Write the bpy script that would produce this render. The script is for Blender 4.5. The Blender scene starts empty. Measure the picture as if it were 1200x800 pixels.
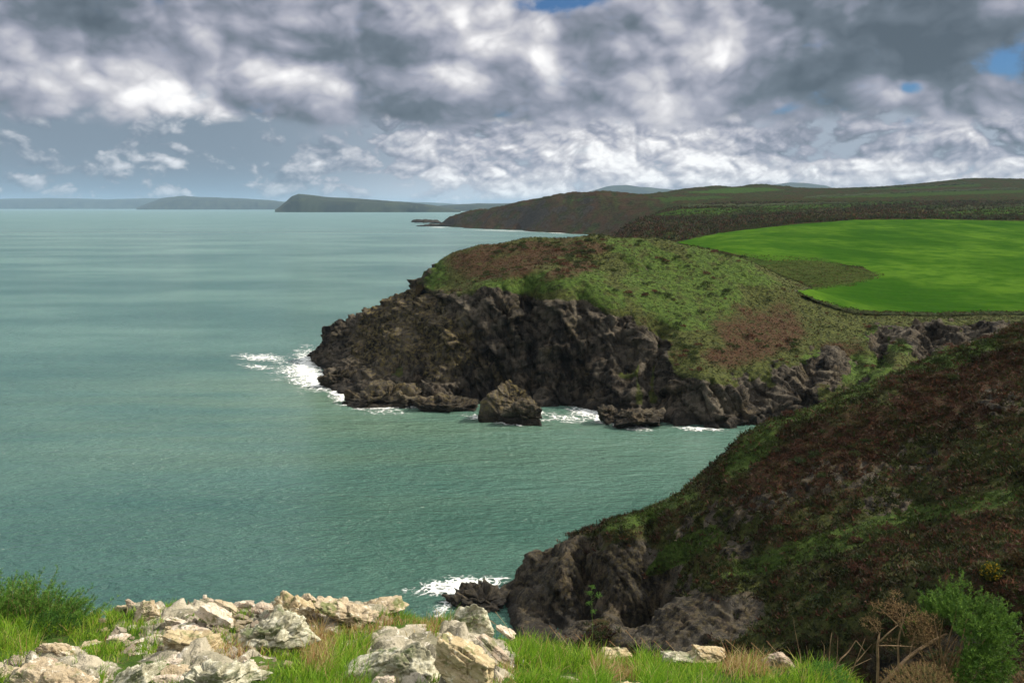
import bpy, math, random
import numpy as np
from mathutils import Vector

# ------------------------------------------------------------------ scene, camera, sky, sun
scene = bpy.context.scene
col = scene.collection
FPX, HCAM, PITCH = 1130.0, 45.0, math.radians(7.91)
cam_d = bpy.data.cameras.new("camera")
cam = bpy.data.objects.new("camera", cam_d); col.objects.link(cam)
cam.location = (0, 0, HCAM); cam.rotation_euler = (math.pi/2 - PITCH, 0, 0)
cam_d.lens = 36*FPX/1200; cam_d.sensor_width = 36; cam_d.sensor_fit = 'HORIZONTAL'
cam_d.clip_start = 0.1; cam_d.clip_end = 150000
scene.camera = cam
scene.view_settings.view_transform = 'Standard'
scene.view_settings.look = 'None'
scene.view_settings.exposure = 0.45
scene.view_settings.gamma = 1.0
scene.cycles.use_denoising = True
scene.cycles.max_bounces = 6
scene.cycles.transparent_max_bounces = 16
scene.cycles.volume_bounces = 0

SUN_AZ, SUN_EL = math.radians(82), math.radians(43)      # from straight ahead towards the right
sun_dir = Vector((math.sin(SUN_AZ)*math.cos(SUN_EL), math.cos(SUN_AZ)*math.cos(SUN_EL), math.sin(SUN_EL)))
sun_d = bpy.data.lights.new("sun", 'SUN'); sun_d.energy = 4.6; sun_d.angle = math.radians(0.5)
sun_d.color = (1.0, 0.91, 0.76)
sun = bpy.data.objects.new("sun", sun_d); col.objects.link(sun)
sun.rotation_euler = sun_dir.to_track_quat('Z', 'Y').to_euler()

# ---- a tiny expression layer over shader nodes
class G:
    def __init__(s, nt): s.nt = nt
    def node(s, t, **kw):
        n = s.nt.nodes.new(t)
        for k, v in kw.items(): setattr(n, k, v)
        return n
    def put(s, sock, v):
        if isinstance(v, E): s.nt.links.new(v.o, sock)
        elif v is not None: sock.default_value = v
    def m(s, op, *a):
        n = s.node('ShaderNodeMath', operation=op)
        for i, v in enumerate(a): s.put(n.inputs[i], v)
        return E(s, n.outputs[0])
    def xyz(s, x, y, z):
        n = s.node('ShaderNodeCombineXYZ')
        for i, v in enumerate((x, y, z)): s.put(n.inputs[i], v)
        return E(s, n.outputs[0])
    def sep(s, v):
        n = s.node('ShaderNodeSeparateXYZ'); s.put(n.inputs[0], v)
        return [E(s, n.outputs[i]) for i in range(3)]
    def noise(s, vec, scale, detail=4, rough=0.5, lac=2.0, dist=0.0):
        n = s.node('ShaderNodeTexNoise'); s.put(n.inputs['Vector'], vec)
        n.inputs['Scale'].default_value = scale; n.inputs['Detail'].default_value = detail
        n.inputs['Roughness'].default_value = rough; n.inputs['Lacunarity'].default_value = lac
        n.inputs['Distortion'].default_value = dist
        return E(s, n.outputs[0])
    def voro(s, vec, scale, feature='F1', rnd=1.0):
        n = s.node('ShaderNodeTexVoronoi', feature=feature); s.put(n.inputs['Vector'], vec)
        n.inputs['Scale'].default_value = scale; n.inputs['Randomness'].default_value = rnd
        return E(s, n.outputs[0])
    def ramp(s, v, lo, hi, a=0.0, b=1.0, smooth=True):
        n = s.node('ShaderNodeMapRange', interpolation_type='SMOOTHSTEP' if smooth else 'LINEAR')
        s.put(n.inputs[0], v)
        for i, q in enumerate((lo, hi, a, b)): s.put(n.inputs[i+1], q)
        return E(s, n.outputs[0])
    def mix(s, f, a, b):
        n = s.node('ShaderNodeMix', data_type='RGBA'); n.clamp_factor = True
        s.put(n.inputs[0], f)
        s.put(n.inputs[6], (*a, 1) if isinstance(a, tuple) else a)
        s.put(n.inputs[7], (*b, 1) if isinstance(b, tuple) else b)
        return E(s, n.outputs[2])
    def scale(s, v, k, xyz=None):
        n = s.node('ShaderNodeVectorMath', operation='MULTIPLY'); s.put(n.inputs[0], v)
        n.inputs[1].default_value = xyz if xyz else (k, k, k)
        return E(s, n.outputs[0])
    def coord(s, which):
        return E(s, s.node('ShaderNodeTexCoord').outputs[which])
    def attr(s, name, out='Color'):
        return E(s, s.node('ShaderNodeAttribute', attribute_name=name).outputs[out])
    def bump(s, h, strength=0.5, dist=0.1, normal=None):
        n = s.node('ShaderNodeBump'); s.put(n.inputs['Height'], h)
        n.inputs['Strength'].default_value = strength; n.inputs['Distance'].default_value = dist
        if normal is not None: s.put(n.inputs['Normal'], normal)
        return E(s, n.outputs[0])
class E:
    def __init__(s, g, o): s.g, s.o = g, o
    def __add__(s, b): return s.g.m('ADD', s, b)
    __radd__ = __add__
    def __sub__(s, b): return s.g.m('SUBTRACT', s, b)
    def __rsub__(s, b): return s.g.m('SUBTRACT', b, s)
    def __mul__(s, b): return s.g.m('MULTIPLY', s, b)
    __rmul__ = __mul__
    def __truediv__(s, b): return s.g.m('DIVIDE', s, b)

def dir_of(px, py):                      # a direction in the sky: azimuth, elevation
    u = (px-600)/FPX; v = (400-py)/FPX
    d = Vector((u, math.cos(PITCH)+v*math.sin(PITCH), -math.sin(PITCH)+v*math.cos(PITCH))).normalized()
    return math.atan2(d.x, d.y), math.asin(d.z)

world = bpy.data.worlds.new("World"); scene.world = world; world.use_nodes = True
wt = world.node_tree; wt.nodes.clear(); g = G(wt)
sky = g.node('ShaderNodeTexSky', sky_type='NISHITA'); sky.sun_disc = False
sky.sun_elevation = SUN_EL; sky.sun_rotation = SUN_AZ
sky.altitude = 45; sky.dust_density = 0.6; sky.ozone_density = 1.5
skyc = E(g, sky.outputs[0])
dx, dy, dz = g.sep(g.coord('Generated'))
U = g.m('ARCTAN2', dx, dy); V = g.m('ARCSINE', dz)
wn = g.node('ShaderNodeTexNoise'); g.put(wn.inputs['Vector'], g.xyz(U, V*1.4, 3.7))
wn.inputs['Scale'].default_value = 9; wn.inputs['Detail'].default_value = 3; wn.inputs['Roughness'].default_value = 0.5
wx, wy, wz = g.sep(E(g, wn.outputs[1]))
Uw = U + (wx - 0.5)*0.05; Vw = V + (wy - 0.5)*0.032
Up = U + (wx - 0.5)*0.036; Vp = V + (wy - 0.5)*0.022
def gauss(px, py, sx, sy, amp):
    a, e = dir_of(px, py)
    du = (Uw - a)*(FPX/sx); dv = (Vw - e)*(FPX/sy)
    return g.m('EXPONENT', (du*du + dv*dv)*-0.5)*amp
def gsum(lst):
    t = None
    for q in lst:
        e = gauss(*q); t = e if t is None else t + e
    return t
tone = gsum([(165,95,45,26,.46),(215,112,30,18,.30),(20,105,60,30,.20),(290,85,45,40,.22),(560,55,60,45,.16),(645,70,14,32,.50),
             (350,18,40,14,.25),(800,60,60,45,.40),(850,60,22,30,.28),(770,125,60,14,.26),(1040,112,26,13,.55),(1105,155,40,12,.35),
             (700,185,150,22,.22),(980,198,170,14,.38),(560,165,120,14,.2),(158,188,26,10,.5),(235,195,34,7,.42),(400,196,90,8,.2),
             (800,165,60,16,.25),(590,215,120,18,.2),
             (430,125,90,30,-.22),(210,22,150,26,-.12),(990,45,120,50,-.36),(1130,40,90,60,-.22),(690,125,60,20,-.28),
             (90,135,110,18,-.16),(60,35,60,30,-.14),(1010,165,55,16,-.26),(940,165,30,14,-.18),(890,188,26,9,-.22),(1180,165,30,18,-.2),
             (520,120,60,22,-.14),(720,65,30,36,-.14)])
def fb(sx, sy, seed, off=(0, 0), det=5, rough=.5, warp=True):
    return g.noise(g.xyz(((Uw if warp else U) + off[0])*sx, ((Vw if warp else V) + off[1])*sy, seed), 1.0, det, rough)
def puff(sx, sy, seed, off=(0, 0), octs=4, gain=.52):     # rounded heads with creases between them
    t = None; amp = 1.0
    for k in range(octs):
        n = g.noise(g.xyz((Up + off[0])*sx + 3.1*k, (Vp + off[1])*sy + 1.7*k, seed + k*5.3), 1.0, 0.0, .5)
        e = g.m('ABSOLUTE', (n - .5)*2.0)*amp; t = e if t is None else t + e
        sx *= 2.15; sy *= 2.1; amp *= gain
    return t
L1 = (.006, .008)
swell = fb(7, 11, 1.3, (0, 0), 4, .5)
B0 = puff(7.5, 10.5, 2.2, (0, 0), 4, .46); B1 = puff(7.5, 10.5, 2.2, (.009, .011), 3, .40)
A0 = puff(20, 31, 4.4, (0, 0), 4, .5); A1 = puff(20, 31, 4.4, (.0035, .0048), 3, .45)
soft = fb(22, 34, 6.0, (0, 0), 6, .58)
low = g.ramp(V, 0.100, 0.060)
left = g.ramp(U, -0.02, -0.30)
# each layer: how lit its flank is, then how thick it is
lumB = (B0 - B1)*1.10 + (B0 - .45)*.34 + tone*1.15 + .41 + (swell - .5)*1.75 + (soft - .5)*.62
thick = A0*.45 + (soft - .5)*1.1 + (fb(12, 22, 8.1, (0,0), 3, .5) - .5)*1.3 + tone*.35 + g.ramp(U, -.3, .12)*.20
covA = g.ramp(thick, .16, .32)
lumA = (A0 - A1)*.85 + (thick - .40)*.55 + tone*.55 + .46 + (soft - .5)*.7 + g.ramp(V, .055, .012)*(1.0 - left)*.22
backA = g.mix(left, (.27,.31,.37), (.16,.205,.255)); backA = g.mix(g.ramp(V, .050, .0), backA, g.mix(left, (.46,.50,.55), (.17,.24,.31)))
def cloud_ramp(v):
    n = g.node('ShaderNodeValToRGB'); g.put(n.inputs[0], g.ramp(v, -.25, 1.2, 0, 1, False)); cr = n.color_ramp; cr.interpolation = 'LINEAR'
    cr.elements[0].position = 0.0; cr.elements[0].color = (.070, .090, .112, 1)
    cr.elements[1].position = 1.0; cr.elements[1].color = (.80, .79, .78, 1)
    for p, c in ((.25, (.11,.135,.165,1)), (.42, (.19,.207,.258,1)), (.58, (.305,.312,.368,1)), (.76, (.48,.475,.50,1)), (.88, (.66,.65,.66,1))):
        e = cr.elements.new(p); e.color = c
    return E(g, n.outputs[0])
colA = g.mix(covA, backA, g.mix(left*.8, cloud_ramp(lumA), g.mix(g.ramp(lumA, .25, 1.25), (.135,.18,.23), (.56,.58,.61))))
colB = cloud_ramp(lumB)
edgeB = g.ramp(V + (B0 - .45)*.035 + (soft - .5)*.03, .070, .088)      # ragged foot of the deck
cloud = g.mix(edgeB, colA, colB)
gap = gsum([(668,4,36,12,1.15),(1188,76,26,11,1.0),(1066,103,10,6,.85),(930,128,22,5,.5)])
gap = g.ramp(gap - (B0-.45)*.6 + (soft-.5)*2.2, .30, 1.05)
overhead = g.ramp(V, .26, .7)                       # above the view the deck breaks into cloud and plain sky
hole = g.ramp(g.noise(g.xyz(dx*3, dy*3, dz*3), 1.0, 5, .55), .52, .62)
cloud = g.mix(g.ramp(V, .24, .5)*.8, cloud, (.95,.93,.90))  # unseen upper deck brightened to add fill light
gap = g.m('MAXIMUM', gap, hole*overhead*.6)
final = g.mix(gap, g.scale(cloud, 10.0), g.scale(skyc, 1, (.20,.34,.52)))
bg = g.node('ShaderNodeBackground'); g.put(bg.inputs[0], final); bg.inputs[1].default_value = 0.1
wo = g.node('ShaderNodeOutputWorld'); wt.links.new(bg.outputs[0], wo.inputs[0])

# ------------------------------------------------------------------ helpers
rng = np.random.default_rng(7)
random.seed(7)
CP, SP = math.cos(PITCH), math.sin(PITCH)
def P(px, py, Y):                        # the point at distance Y seen at that place of the photo
    u = (px-600)/FPX; v = (400-py)/FPX
    t = Y/(CP + v*SP)
    return (u*t, Y, HCAM + t*(-SP + v*CP))
def W(px, py, z=0.0):                    # the point of the level z
    u = (px-600)/FPX; v = (400-py)/FPX
    t = (HCAM - z)/(SP - v*CP)
    return (u*t, t*(CP + v*SP), z)
def proj(x, y, z):
    d = y*CP - (z-HCAM)*SP
    d = np.where(d < 1e-3, 1e-3, d)
    return 600 + FPX*x/d, 400 - FPX*(y*SP + (z-HCAM)*CP)/d

def _h(ix, iy, iz, s):
    h = (ix*374761393 + iy*668265263 + iz*2147483647 + s*974634777) & 0xFFFFFFFF
    h = ((h ^ (h >> 13))*1274126177) & 0xFFFFFFFF
    h = ((h ^ (h >> 16))*2246822519) & 0xFFFFFFFF
    return h ^ (h >> 15)
def gnoise(p, seed=0):                   # gradient noise, about -1..1
    p = np.asarray(p, float); i = np.floor(p).astype(np.int64); f = p - i
    w = f*f*f*(f*(f*6-15)+10)
    out = np.zeros(len(p))
    for a in (0, 1):
        for b in (0, 1):
            for c in (0, 1):
                h = _h(i[:,0]+a, i[:,1]+b, i[:,2]+c, seed)
                gx = ((h & 1023)/511.5 - 1); gy = (((h >> 10) & 1023)/511.5 - 1); gz = (((h >> 20) & 1023)/511.5 - 1)
                d = gx*(f[:,0]-a) + gy*(f[:,1]-b) + gz*(f[:,2]-c)
                ww = (w[:,0] if a else 1-w[:,0])*(w[:,1] if b else 1-w[:,1])*(w[:,2] if c else 1-w[:,2])
                out += d*ww
    return out*1.4
def fbm(p, octs=4, seed=0, gain=.5, ridged=False):
    out = np.zeros(len(p)); a = 1.0; q = np.array(p, float); tot = 0
    for k in range(octs):
        n = gnoise(q, seed+k*17)
        if ridged: n = 1 - 2*np.abs(n)
        out += a*n; tot += a; a *= gain; q = q*2.03 + 11.3
    return out/tot
def worley(p, seed=0):                   # F1, F2 and the cell's random value
    p = np.asarray(p, float); i = np.floor(p).astype(np.int64)
    f1 = np.full(len(p), 9.0); f2 = np.full(len(p), 9.0); cid = np.zeros(len(p))
    for a in (-1,0,1):
        for b in (-1,0,1):
            for c in (-1,0,1):
                j = i + np.array([a,b,c]); h = _h(j[:,0], j[:,1], j[:,2], seed)
                q = j + np.stack([(h & 1023)/1023., ((h>>10)&1023)/1023., ((h>>20)&1023)/1023.], 1)
                d = np.sqrt(((p-q)**2).sum(1))
                n = d < f1
                f2 = np.where(n, f1, np.minimum(f2, d)); cid = np.where(n, ((h>>5)&4095)/4095., cid); f1 = np.where(n, d, f1)
    return f1, f2, cid
def facets(p, seed=0, amp=1.0):            # tilted planes, one per cell: angular broken rock
    p = np.asarray(p, float); i = np.floor(p).astype(np.int64); f1 = np.full(len(p), 9.0); f2 = f1.copy(); val = np.zeros(len(p))
    for a in (-1,0,1):
        for b in (-1,0,1):
            for c in (-1,0,1):
                j = i + np.array([a,b,c]); h = _h(j[:,0], j[:,1], j[:,2], seed); h2 = _h(j[:,0], j[:,1], j[:,2], seed+991)
                v = p - j - np.stack([(h & 1023)/1023., ((h>>10)&1023)/1023., ((h>>20)&1023)/1023.], 1); d = np.sqrt((v**2).sum(1))
                t = ((h2 & 1023)/511.5-1)*v[:,0] + (((h2>>10)&1023)/511.5-1)*v[:,1] + (((h2>>20)&1023)/511.5-1)*v[:,2] + (((h2>>5)&511)/511.-.5)*.8
                n = d < f1; f2 = np.where(n, f1, np.minimum(f2, d)); val = np.where(n, t, val); f1 = np.where(n, d, f1)
    return val*amp, f2-f1
def sstep(a, b, x):
    t = np.clip((x-a)/(b-a), 0, 1); return t*t*(3-2*t)
class RBF:
    def __init__(s, xy, z, eps):
        s.c = np.array(xy, float); s.e = eps; n = len(z)
        A = np.zeros((n+3, n+3)); r = np.sqrt(((s.c[:,None]-s.c[None])**2).sum(2) + eps*eps)
        A[:n,:n] = -r; A[:n,n] = 1; A[:n,n+1:] = s.c; A[n,:n] = 1; A[n+1:,:n] = s.c.T
        A[:n,:n] -= np.eye(n)*eps*0.02
        s.w = np.linalg.solve(A, np.concatenate([np.array(z, float), np.zeros(3)]))
    def __call__(s, x, y):
        sh = np.shape(x); q = np.stack([np.ravel(x), np.ravel(y)], 1); n = len(s.c); out = np.zeros(len(q))
        for k in range(0, len(q), 40000):
            b = q[k:k+40000]
            r = np.sqrt((b[:,0:1]-s.c[:,0])**2 + (b[:,1:2]-s.c[:,1])**2 + s.e**2)
            out[k:k+40000] = -r@s.w[:n] + s.w[n] + b@s.w[n+1:]
        return out.reshape(sh)

def mesh_obj(name, verts, faces, mat=None, parent=None, smooth=True, attrs=None, loc=None):
    me = bpy.data.meshes.new(name)
    verts = np.asarray(verts, np.float32); faces = np.asarray(faces, np.int32)
    k = faces.shape[1]
    me.vertices.add(len(verts)); me.vertices.foreach_set('co', verts.ravel())
    me.loops.add(faces.size); me.loops.foreach_set('vertex_index', faces.ravel())
    me.polygons.add(len(faces)); me.polygons.foreach_set('loop_start', np.arange(0, faces.size, k, dtype=np.int32))
    if smooth: me.polygons.foreach_set('use_smooth', np.ones(len(faces), bool))
    me.update(calc_edges=True); me.validate()
    for an, c in (attrs or {}).items():
        a = me.color_attributes.new(an, 'FLOAT_COLOR', 'POINT')
        a.data.foreach_set('color', np.asarray(c, np.float32).ravel())
    if mat: me.materials.append(mat)
    o = bpy.data.objects.new(name, me); col.objects.link(o)
    if parent: o.parent = parent
    if loc is not None: o.location = loc
    return o
ICO = {}
def ico(sub):
    if sub not in ICO:
        import bmesh
        bm = bmesh.new(); bmesh.ops.create_icosphere(bm, subdivisions=sub, radius=1)
        ICO[sub] = (np.array([v.co[:] for v in bm.verts]), np.array([[v.index for v in f.verts] for f in bm.faces])); bm.free()
    return ICO[sub]
def grid_faces(r, c):
    i = np.arange(r*c).reshape(r, c)
    return np.stack([i[:-1,:-1], i[:-1,1:], i[1:,1:], i[1:,:-1]], -1).reshape(-1, 4)
def compact(v, f, at=None):
    u, inv = np.unique(f, return_inverse=True)
    at2 = {k: a[u] for k, a in (at or {}).items()}
    return v[u], inv.reshape(f.shape), at2
def normals(V3):                         # of a grid of points (r, c, 3)
    a = np.gradient(V3, axis=0); b = np.gradient(V3, axis=1)
    n = np.cross(b, a); n /= np.linalg.norm(n, axis=2, keepdims=True) + 1e-9
    return np.where(n[..., 2:3] < 0, -n, n)
def tag(o, label=None, cat=None, group=None, kind=None):
    if label: o['label'] = label
    if cat: o['category'] = cat
    if group: o['group'] = group
    if kind: o['kind'] = kind
    return o
def new_mat(name):
    m = bpy.data.materials.new(name); m.use_nodes = True; m.node_tree.nodes.clear()
    return m, G(m.node_tree)
def finish(gg, colr, rough=.9, nrm=None, spec=.2, extra=None, disp=None):
    b = gg.node('ShaderNodeBsdfPrincipled'); gg.put(b.inputs['Base Color'], colr)
    gg.put(b.inputs['Roughness'], rough); b.inputs['Specular IOR Level'].default_value = spec
    if nrm is not None: gg.put(b.inputs['Normal'], nrm)
    o = gg.node('ShaderNodeOutputMaterial'); gg.nt.links.new(b.outputs[0], o.inputs[0])
    return b

# ------------------------------------------------------------------ ground materials
# 'cover': r = bare rock, g = heather, b = bright grass, a = yellow lichen ; grass and bracken elsewhere
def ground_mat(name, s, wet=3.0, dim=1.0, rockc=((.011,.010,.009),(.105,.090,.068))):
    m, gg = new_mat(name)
    pos = E(gg, gg.node('ShaderNodeNewGeometry').outputs['Position'])
    at = gg.node('ShaderNodeAttribute', attribute_name='cover')
    cr_, ch, cg = gg.sep(E(gg, at.outputs['Color'])); al = E(gg, at.outputs['Alpha'])
    n1 = gg.noise(pos, 1.1/s, 6, .62); n2 = gg.noise(pos, .30/s, 5, .6); n3 = gg.noise(pos, 4.0/s, 5, .7)
    vst = gg.noise(gg.scale(pos, 1, (1.0, 1.0, .22)), .9/s, 7, .68)
    nb = gg.noise(gg.scale(pos, 1, (1,1,.35)), .16/s, 4, .55); rock = gg.mix(gg.ramp(vst*.6 + nb*.55, .46, .72), rockc[0], rockc[1])  # streaked rock tone, its dark end painting occlusion into the cracks
    rock = gg.mix(gg.ramp(n2, .46, .68, 0, .65), rock, gg.mix(gg.ramp(vst, .36, .64), (.020,.016,.013), (.14,.108,.072)))
    rock = gg.mix(gg.ramp(n3 + (nb-.5)*.5, .58, .72, 0, .7), rock, (.165,.148,.118))
    rock = gg.mix(al*gg.ramp(n1 + (n3-.5)*.5, .46, .62, 0, .85), rock, (.17,.135,.05))
    rock = gg.mix(gg.ramp(gg.sep(pos)[2] + (n2-.5)*4, wet, wet-2.2, 0, .8), rock, (.022,.020,.018))
    olive = gg.mix(gg.ramp(n1, .34, .66), (.022,.034,.010), (.085,.105,.022))
    olive = gg.mix(gg.ramp(n3, .42, .7, 0, .55), olive, (.10,.085,.03))
    grass = gg.mix(gg.ramp(n1, .3, .7), (.030,.068,.010), (.085,.160,.022))
    grass = gg.mix(gg.ramp(n3, .5, .72, 0, .5), grass, (.15,.15,.05))
    hea = gg.mix(gg.ramp(n3, .36, .66), (.026,.017,.010), (.112,.050,.029))
    hea = gg.mix(gg.ramp(n1, .50, .68, 0, .75), hea, (.035,.045,.012))
    grass = gg.mix(.26, grass, olive)
    c = gg.mix(gg.ramp(cg + (n1-.5)*.8, .25, .75), olive, grass)
    c = gg.mix(gg.ramp(ch + (n1-.5)*1.1 + (n3-.5)*.6, .34, .70, 0, .9), c, hea)
    c = gg.scale(c, dim)  # scales the plant colours down evenly
    c = gg.mix(gg.ramp(cr_ + (n3-.5)*.5 + (n1-.5)*.4, .40, .62), c, rock)
    h = n3*.6 + n1*.8 + vst*1.0
    finish(gg, c, .92, gg.bump(h, 1.0, .5*s), .15)
    return m
M_head = ground_mat('headland_ground', 1.0, 3.0, .88)
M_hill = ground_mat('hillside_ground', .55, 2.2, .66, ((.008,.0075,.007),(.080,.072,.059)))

# ------------------------------------------------------------------ the sea
def polar_sheet(name, r0, r1, n, a0, a1, na, z, mat):
    rr = np.exp(np.linspace(math.log(r0), math.log(r1), n)); aa = np.linspace(a0, a1, na)
    R_, A_ = np.meshgrid(rr, aa, indexing='ij')
    v = np.stack([R_*np.sin(A_), R_*np.cos(A_), np.full_like(R_, z)], -1).reshape(-1, 3)
    return mesh_obj(name, v, grid_faces(n, na), mat)
m, gg = new_mat('sea_water')
pos = E(gg, gg.node('ShaderNodeNewGeometry').outputs['Position'])
sx, sy, sz = gg.sep(pos)
w1 = gg.noise(gg.scale(pos, 1, (.11,.26,0)), 1.0, 5, .62, dist=.5)
w2 = gg.noise(gg.scale(pos, 1, (.55,1.0,0)), 1.0, 5, .65)
w3 = gg.noise(gg.scale(pos, 1, (.010,.055,0)), 1.0, 5, .6)
big_ = gg.noise(gg.scale(pos, 1, (.0045,.008,0)), 1.0, 6, .62)
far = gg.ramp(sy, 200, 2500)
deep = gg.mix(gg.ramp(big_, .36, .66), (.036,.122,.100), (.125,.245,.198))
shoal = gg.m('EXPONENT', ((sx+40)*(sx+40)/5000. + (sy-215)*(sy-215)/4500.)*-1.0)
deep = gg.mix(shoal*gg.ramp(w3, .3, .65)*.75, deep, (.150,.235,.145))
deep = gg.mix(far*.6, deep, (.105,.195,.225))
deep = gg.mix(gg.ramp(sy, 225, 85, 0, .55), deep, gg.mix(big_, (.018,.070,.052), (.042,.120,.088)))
deep = gg.mix(gg.ramp(w3, .47, .72, 0, .28), deep, (.030,.100,.085))
hgt = w1*3.0 + w2*1.7
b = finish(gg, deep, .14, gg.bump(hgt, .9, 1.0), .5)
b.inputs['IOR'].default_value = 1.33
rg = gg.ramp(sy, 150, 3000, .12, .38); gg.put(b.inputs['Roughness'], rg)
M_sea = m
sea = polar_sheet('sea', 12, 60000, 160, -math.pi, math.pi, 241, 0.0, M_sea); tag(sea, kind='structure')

# ------------------------------------------------------------------ land around the bay
def pts_to_rbf(lst, eps):
    a = np.array(lst, float); return RBF(a[:, :2], a[:, 2], eps)
H = []
water = [(364,424),(382,452),(410,461),(446,474),(487,473),(545,474),(570,471),(626,472),(670,475),(718,488),(760,496),(808,500),(864,500),(905,498)]
for q in water:
    x, y, z = W(*q); H.append((x, y, -.3)); H.append((x-1.0, y-7, -6))
H += [P(*q) for q in [
    # crest against the sea and the far land
    (380,392,281),(405,377,279),(430,365,277),(460,349,275),(490,330,273),(520,303,272),(560,288,272),(620,279,270),(700,276,268),(760,279,264),
    (800,285,260),(850,300,255),(890,314,250),(940,346,246),(1000,369,248),(1060,373,250),(1120,373,254),(1200,371,258),(1300,372,262),
    # top of the cliffs
    (400,415,268),(440,418,250),(480,405,240),(530,358,237),(600,352,229),(660,352,226),(700,370,223),(740,392,219),(780,404,215),(830,420,211),
    (870,446,206),(935,452,206),
    # grass slopes
    (560,320,255),(620,310,252),(700,312,246),(760,320,243),(800,332,240),(800,372,226),(850,360,232),(880,342,240),(880,395,222),(950,400,226),
    (1000,420,216),(1050,398,228),(1000,385,238),(1040,440,204),(1100,410,210),(1180,390,220),(1300,402,195),
    # low cliff beyond the inlet
    (820,462,197),(880,470,199),(700,430,217),(640,420,221),(560,420,224),(500,440,225),(450,450,228),(410,440,243)]]
H += [(-75,290,-8),(-62,300,-8),(-45,312,-6),(-20,318,-4),(10,318,0),(45,320,6),(30,300,14),(-30,300,3),(-80,270,-8),(-70,250,-8),
      (80,300,18),(130,300,19),(180,300,22),(75,178,-1),(95,180,4),(115,190,10),(70,165,-2),(150,200,18)]
NEAR = [P(*q) for q in [
    (1320,345,122),(1200,382,120),(1100,418,118),(1000,457,116),(900,497,114),(860,522,113),(800,577,112),(760,597,111),(700,619,110),(640,641,109),(612,664,108.5),
    (1200,440,106),(1100,480,105),(1000,520,104),(900,560,103),(1200,500,96),(1000,600,93),(860,620,98),(1200,620,79),(1000,700,78),(800,700,92),
    (615,674,105.5),(640,664,104.3),(680,650,103.2),(720,646,102),(760,650,101),(800,668,99),(900,700,85),(1100,700,70),(1200,700,67),(1100,780,62),(1200,780,56),(1320,600,75),(1320,740,58),(1450,500,80)]]
NEAR += [W(596,700,-.3),W(612,712,-.5),(3.0,101,1.0),(6.5,98.5,1.2),(10,96,1.6),(0.6,97,.8),(1.0,92,1),(5,93,2),P(760,750,96),(-3,104,-6),(1.5,101,1),(2.5,95,1),(3.5,88,1),(-3.5,98,-6),(-3,90,-6),(8,90,4),(14,82,5),(20,76,6),(30,66,7),(-2,113,-5),(6,121,-5),(20,128,-5),(34,133,-5),(46,140,-4),(56,148,-3),
         (70,140,8),(66,155,-1),(90,150,16),(100,165,14),(130,150,26),(0,60,0),(-10,80,-6),(-20,60,-6),(0,35,14),(-20,30,12),(20,35,18),(40,35,26),(60,35,32),
         (-40,40,-6),(80,50,32),(120,70,36),(120,110,38)]
for x in range(-60, 60, 15):
    H.append((x, 165 if x > 20 else 170, -8))
zB = pts_to_rbf(H + [q for q in NEAR if q[1] > 110], 3.0)
zA = pts_to_rbf(NEAR + [q for q in H if q[1] < 240 and q[0] > -30], 2.5)

def seg_dist(x, y, pl):
    best = np.full(np.shape(x), 1e9)
    for (a, b) in zip(pl[:-1], pl[1:]):
        ax, ay = a[:2]; bx, by = b[:2]; L = (bx-ax)**2+(by-ay)**2+1e-9
        t = np.clip(((x-ax)*(bx-ax)+(y-ay)*(by-ay))/L, 0, 1)
        best = np.minimum(best, np.hypot(x-ax-t*(bx-ax), y-ay-t*(by-ay)))
    return best
def gullies(x, y, z, lst):
    for pl, depth, wd in lst:
        d = seg_dist(x, y, pl); z = z - depth*np.exp(-(d/wd)**2)
    return z
def columns(zf, x0, x1, y0, y1, step, fine=.12):
    xs = np.arange(x0, x1+1e-6, step); ys = np.arange(y0, y1+1e-6, fine)
    X, Y = np.meshgrid(xs, ys)                       # rows along y
    # a coarser field first, then linear refinement
    xc = np.linspace(x0, x1, int((x1-x0)/.7)+2); yc = np.linspace(y0, y1, int((y1-y0)/.5)+2)
    Zc = zf(*np.meshgrid(xc, yc))
    fx = (xs-x0)/(xc[1]-xc[0]); fy = (ys-y0)/(yc[1]-yc[0])
    ix = np.clip(fx.astype(int), 0, len(xc)-2); iy = np.clip(fy.astype(int), 0, len(yc)-2)
    tx = (fx-ix)[None]; ty = (fy-iy)[:, None]
    Z = (Zc[iy][:, ix]*(1-tx)*(1-ty) + Zc[iy][:, ix+1]*tx*(1-ty) + Zc[iy+1][:, ix]*(1-tx)*ty + Zc[iy+1][:, ix+1]*tx*ty)
    ds = np.hypot(fine, np.diff(Z, axis=0)); S = np.vstack([np.zeros((1, len(xs))), np.cumsum(ds, 0)])
    # blur the arc length across columns so that neighbours stay side by side
    for _ in range(30): S[:, 1:-1] = (S[:, :-2] + 2*S[:, 1:-1] + S[:, 2:])/4
    n = int(S[-1].mean()/step)+1
    out = np.zeros((n, len(xs), 3))
    for k in range(len(xs)):
        s = np.linspace(0, S[-1, k], n)
        yy = np.interp(s, S[:, k], ys); out[:, k, 1] = yy; out[:, k, 0] = xs[k]; out[:, k, 2] = np.interp(yy, ys, Z[:, k])
    return out

def blobmask(px, py, lst, nz, o=1.25, i=.75):
    m = np.zeros(px.shape)
    for (cx, cy, rx, ry, *a) in lst:
        ang = math.radians(a[0]) if a else 0
        dx_ = (px-cx)*math.cos(ang) + (py-cy)*math.sin(ang); dy_ = -(px-cx)*math.sin(ang) + (py-cy)*math.cos(ang)
        d = np.sqrt((dx_/rx)**2 + (dy_/ry)**2) + nz
        m = np.maximum(m, sstep(o, i, d))
    return m

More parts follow.
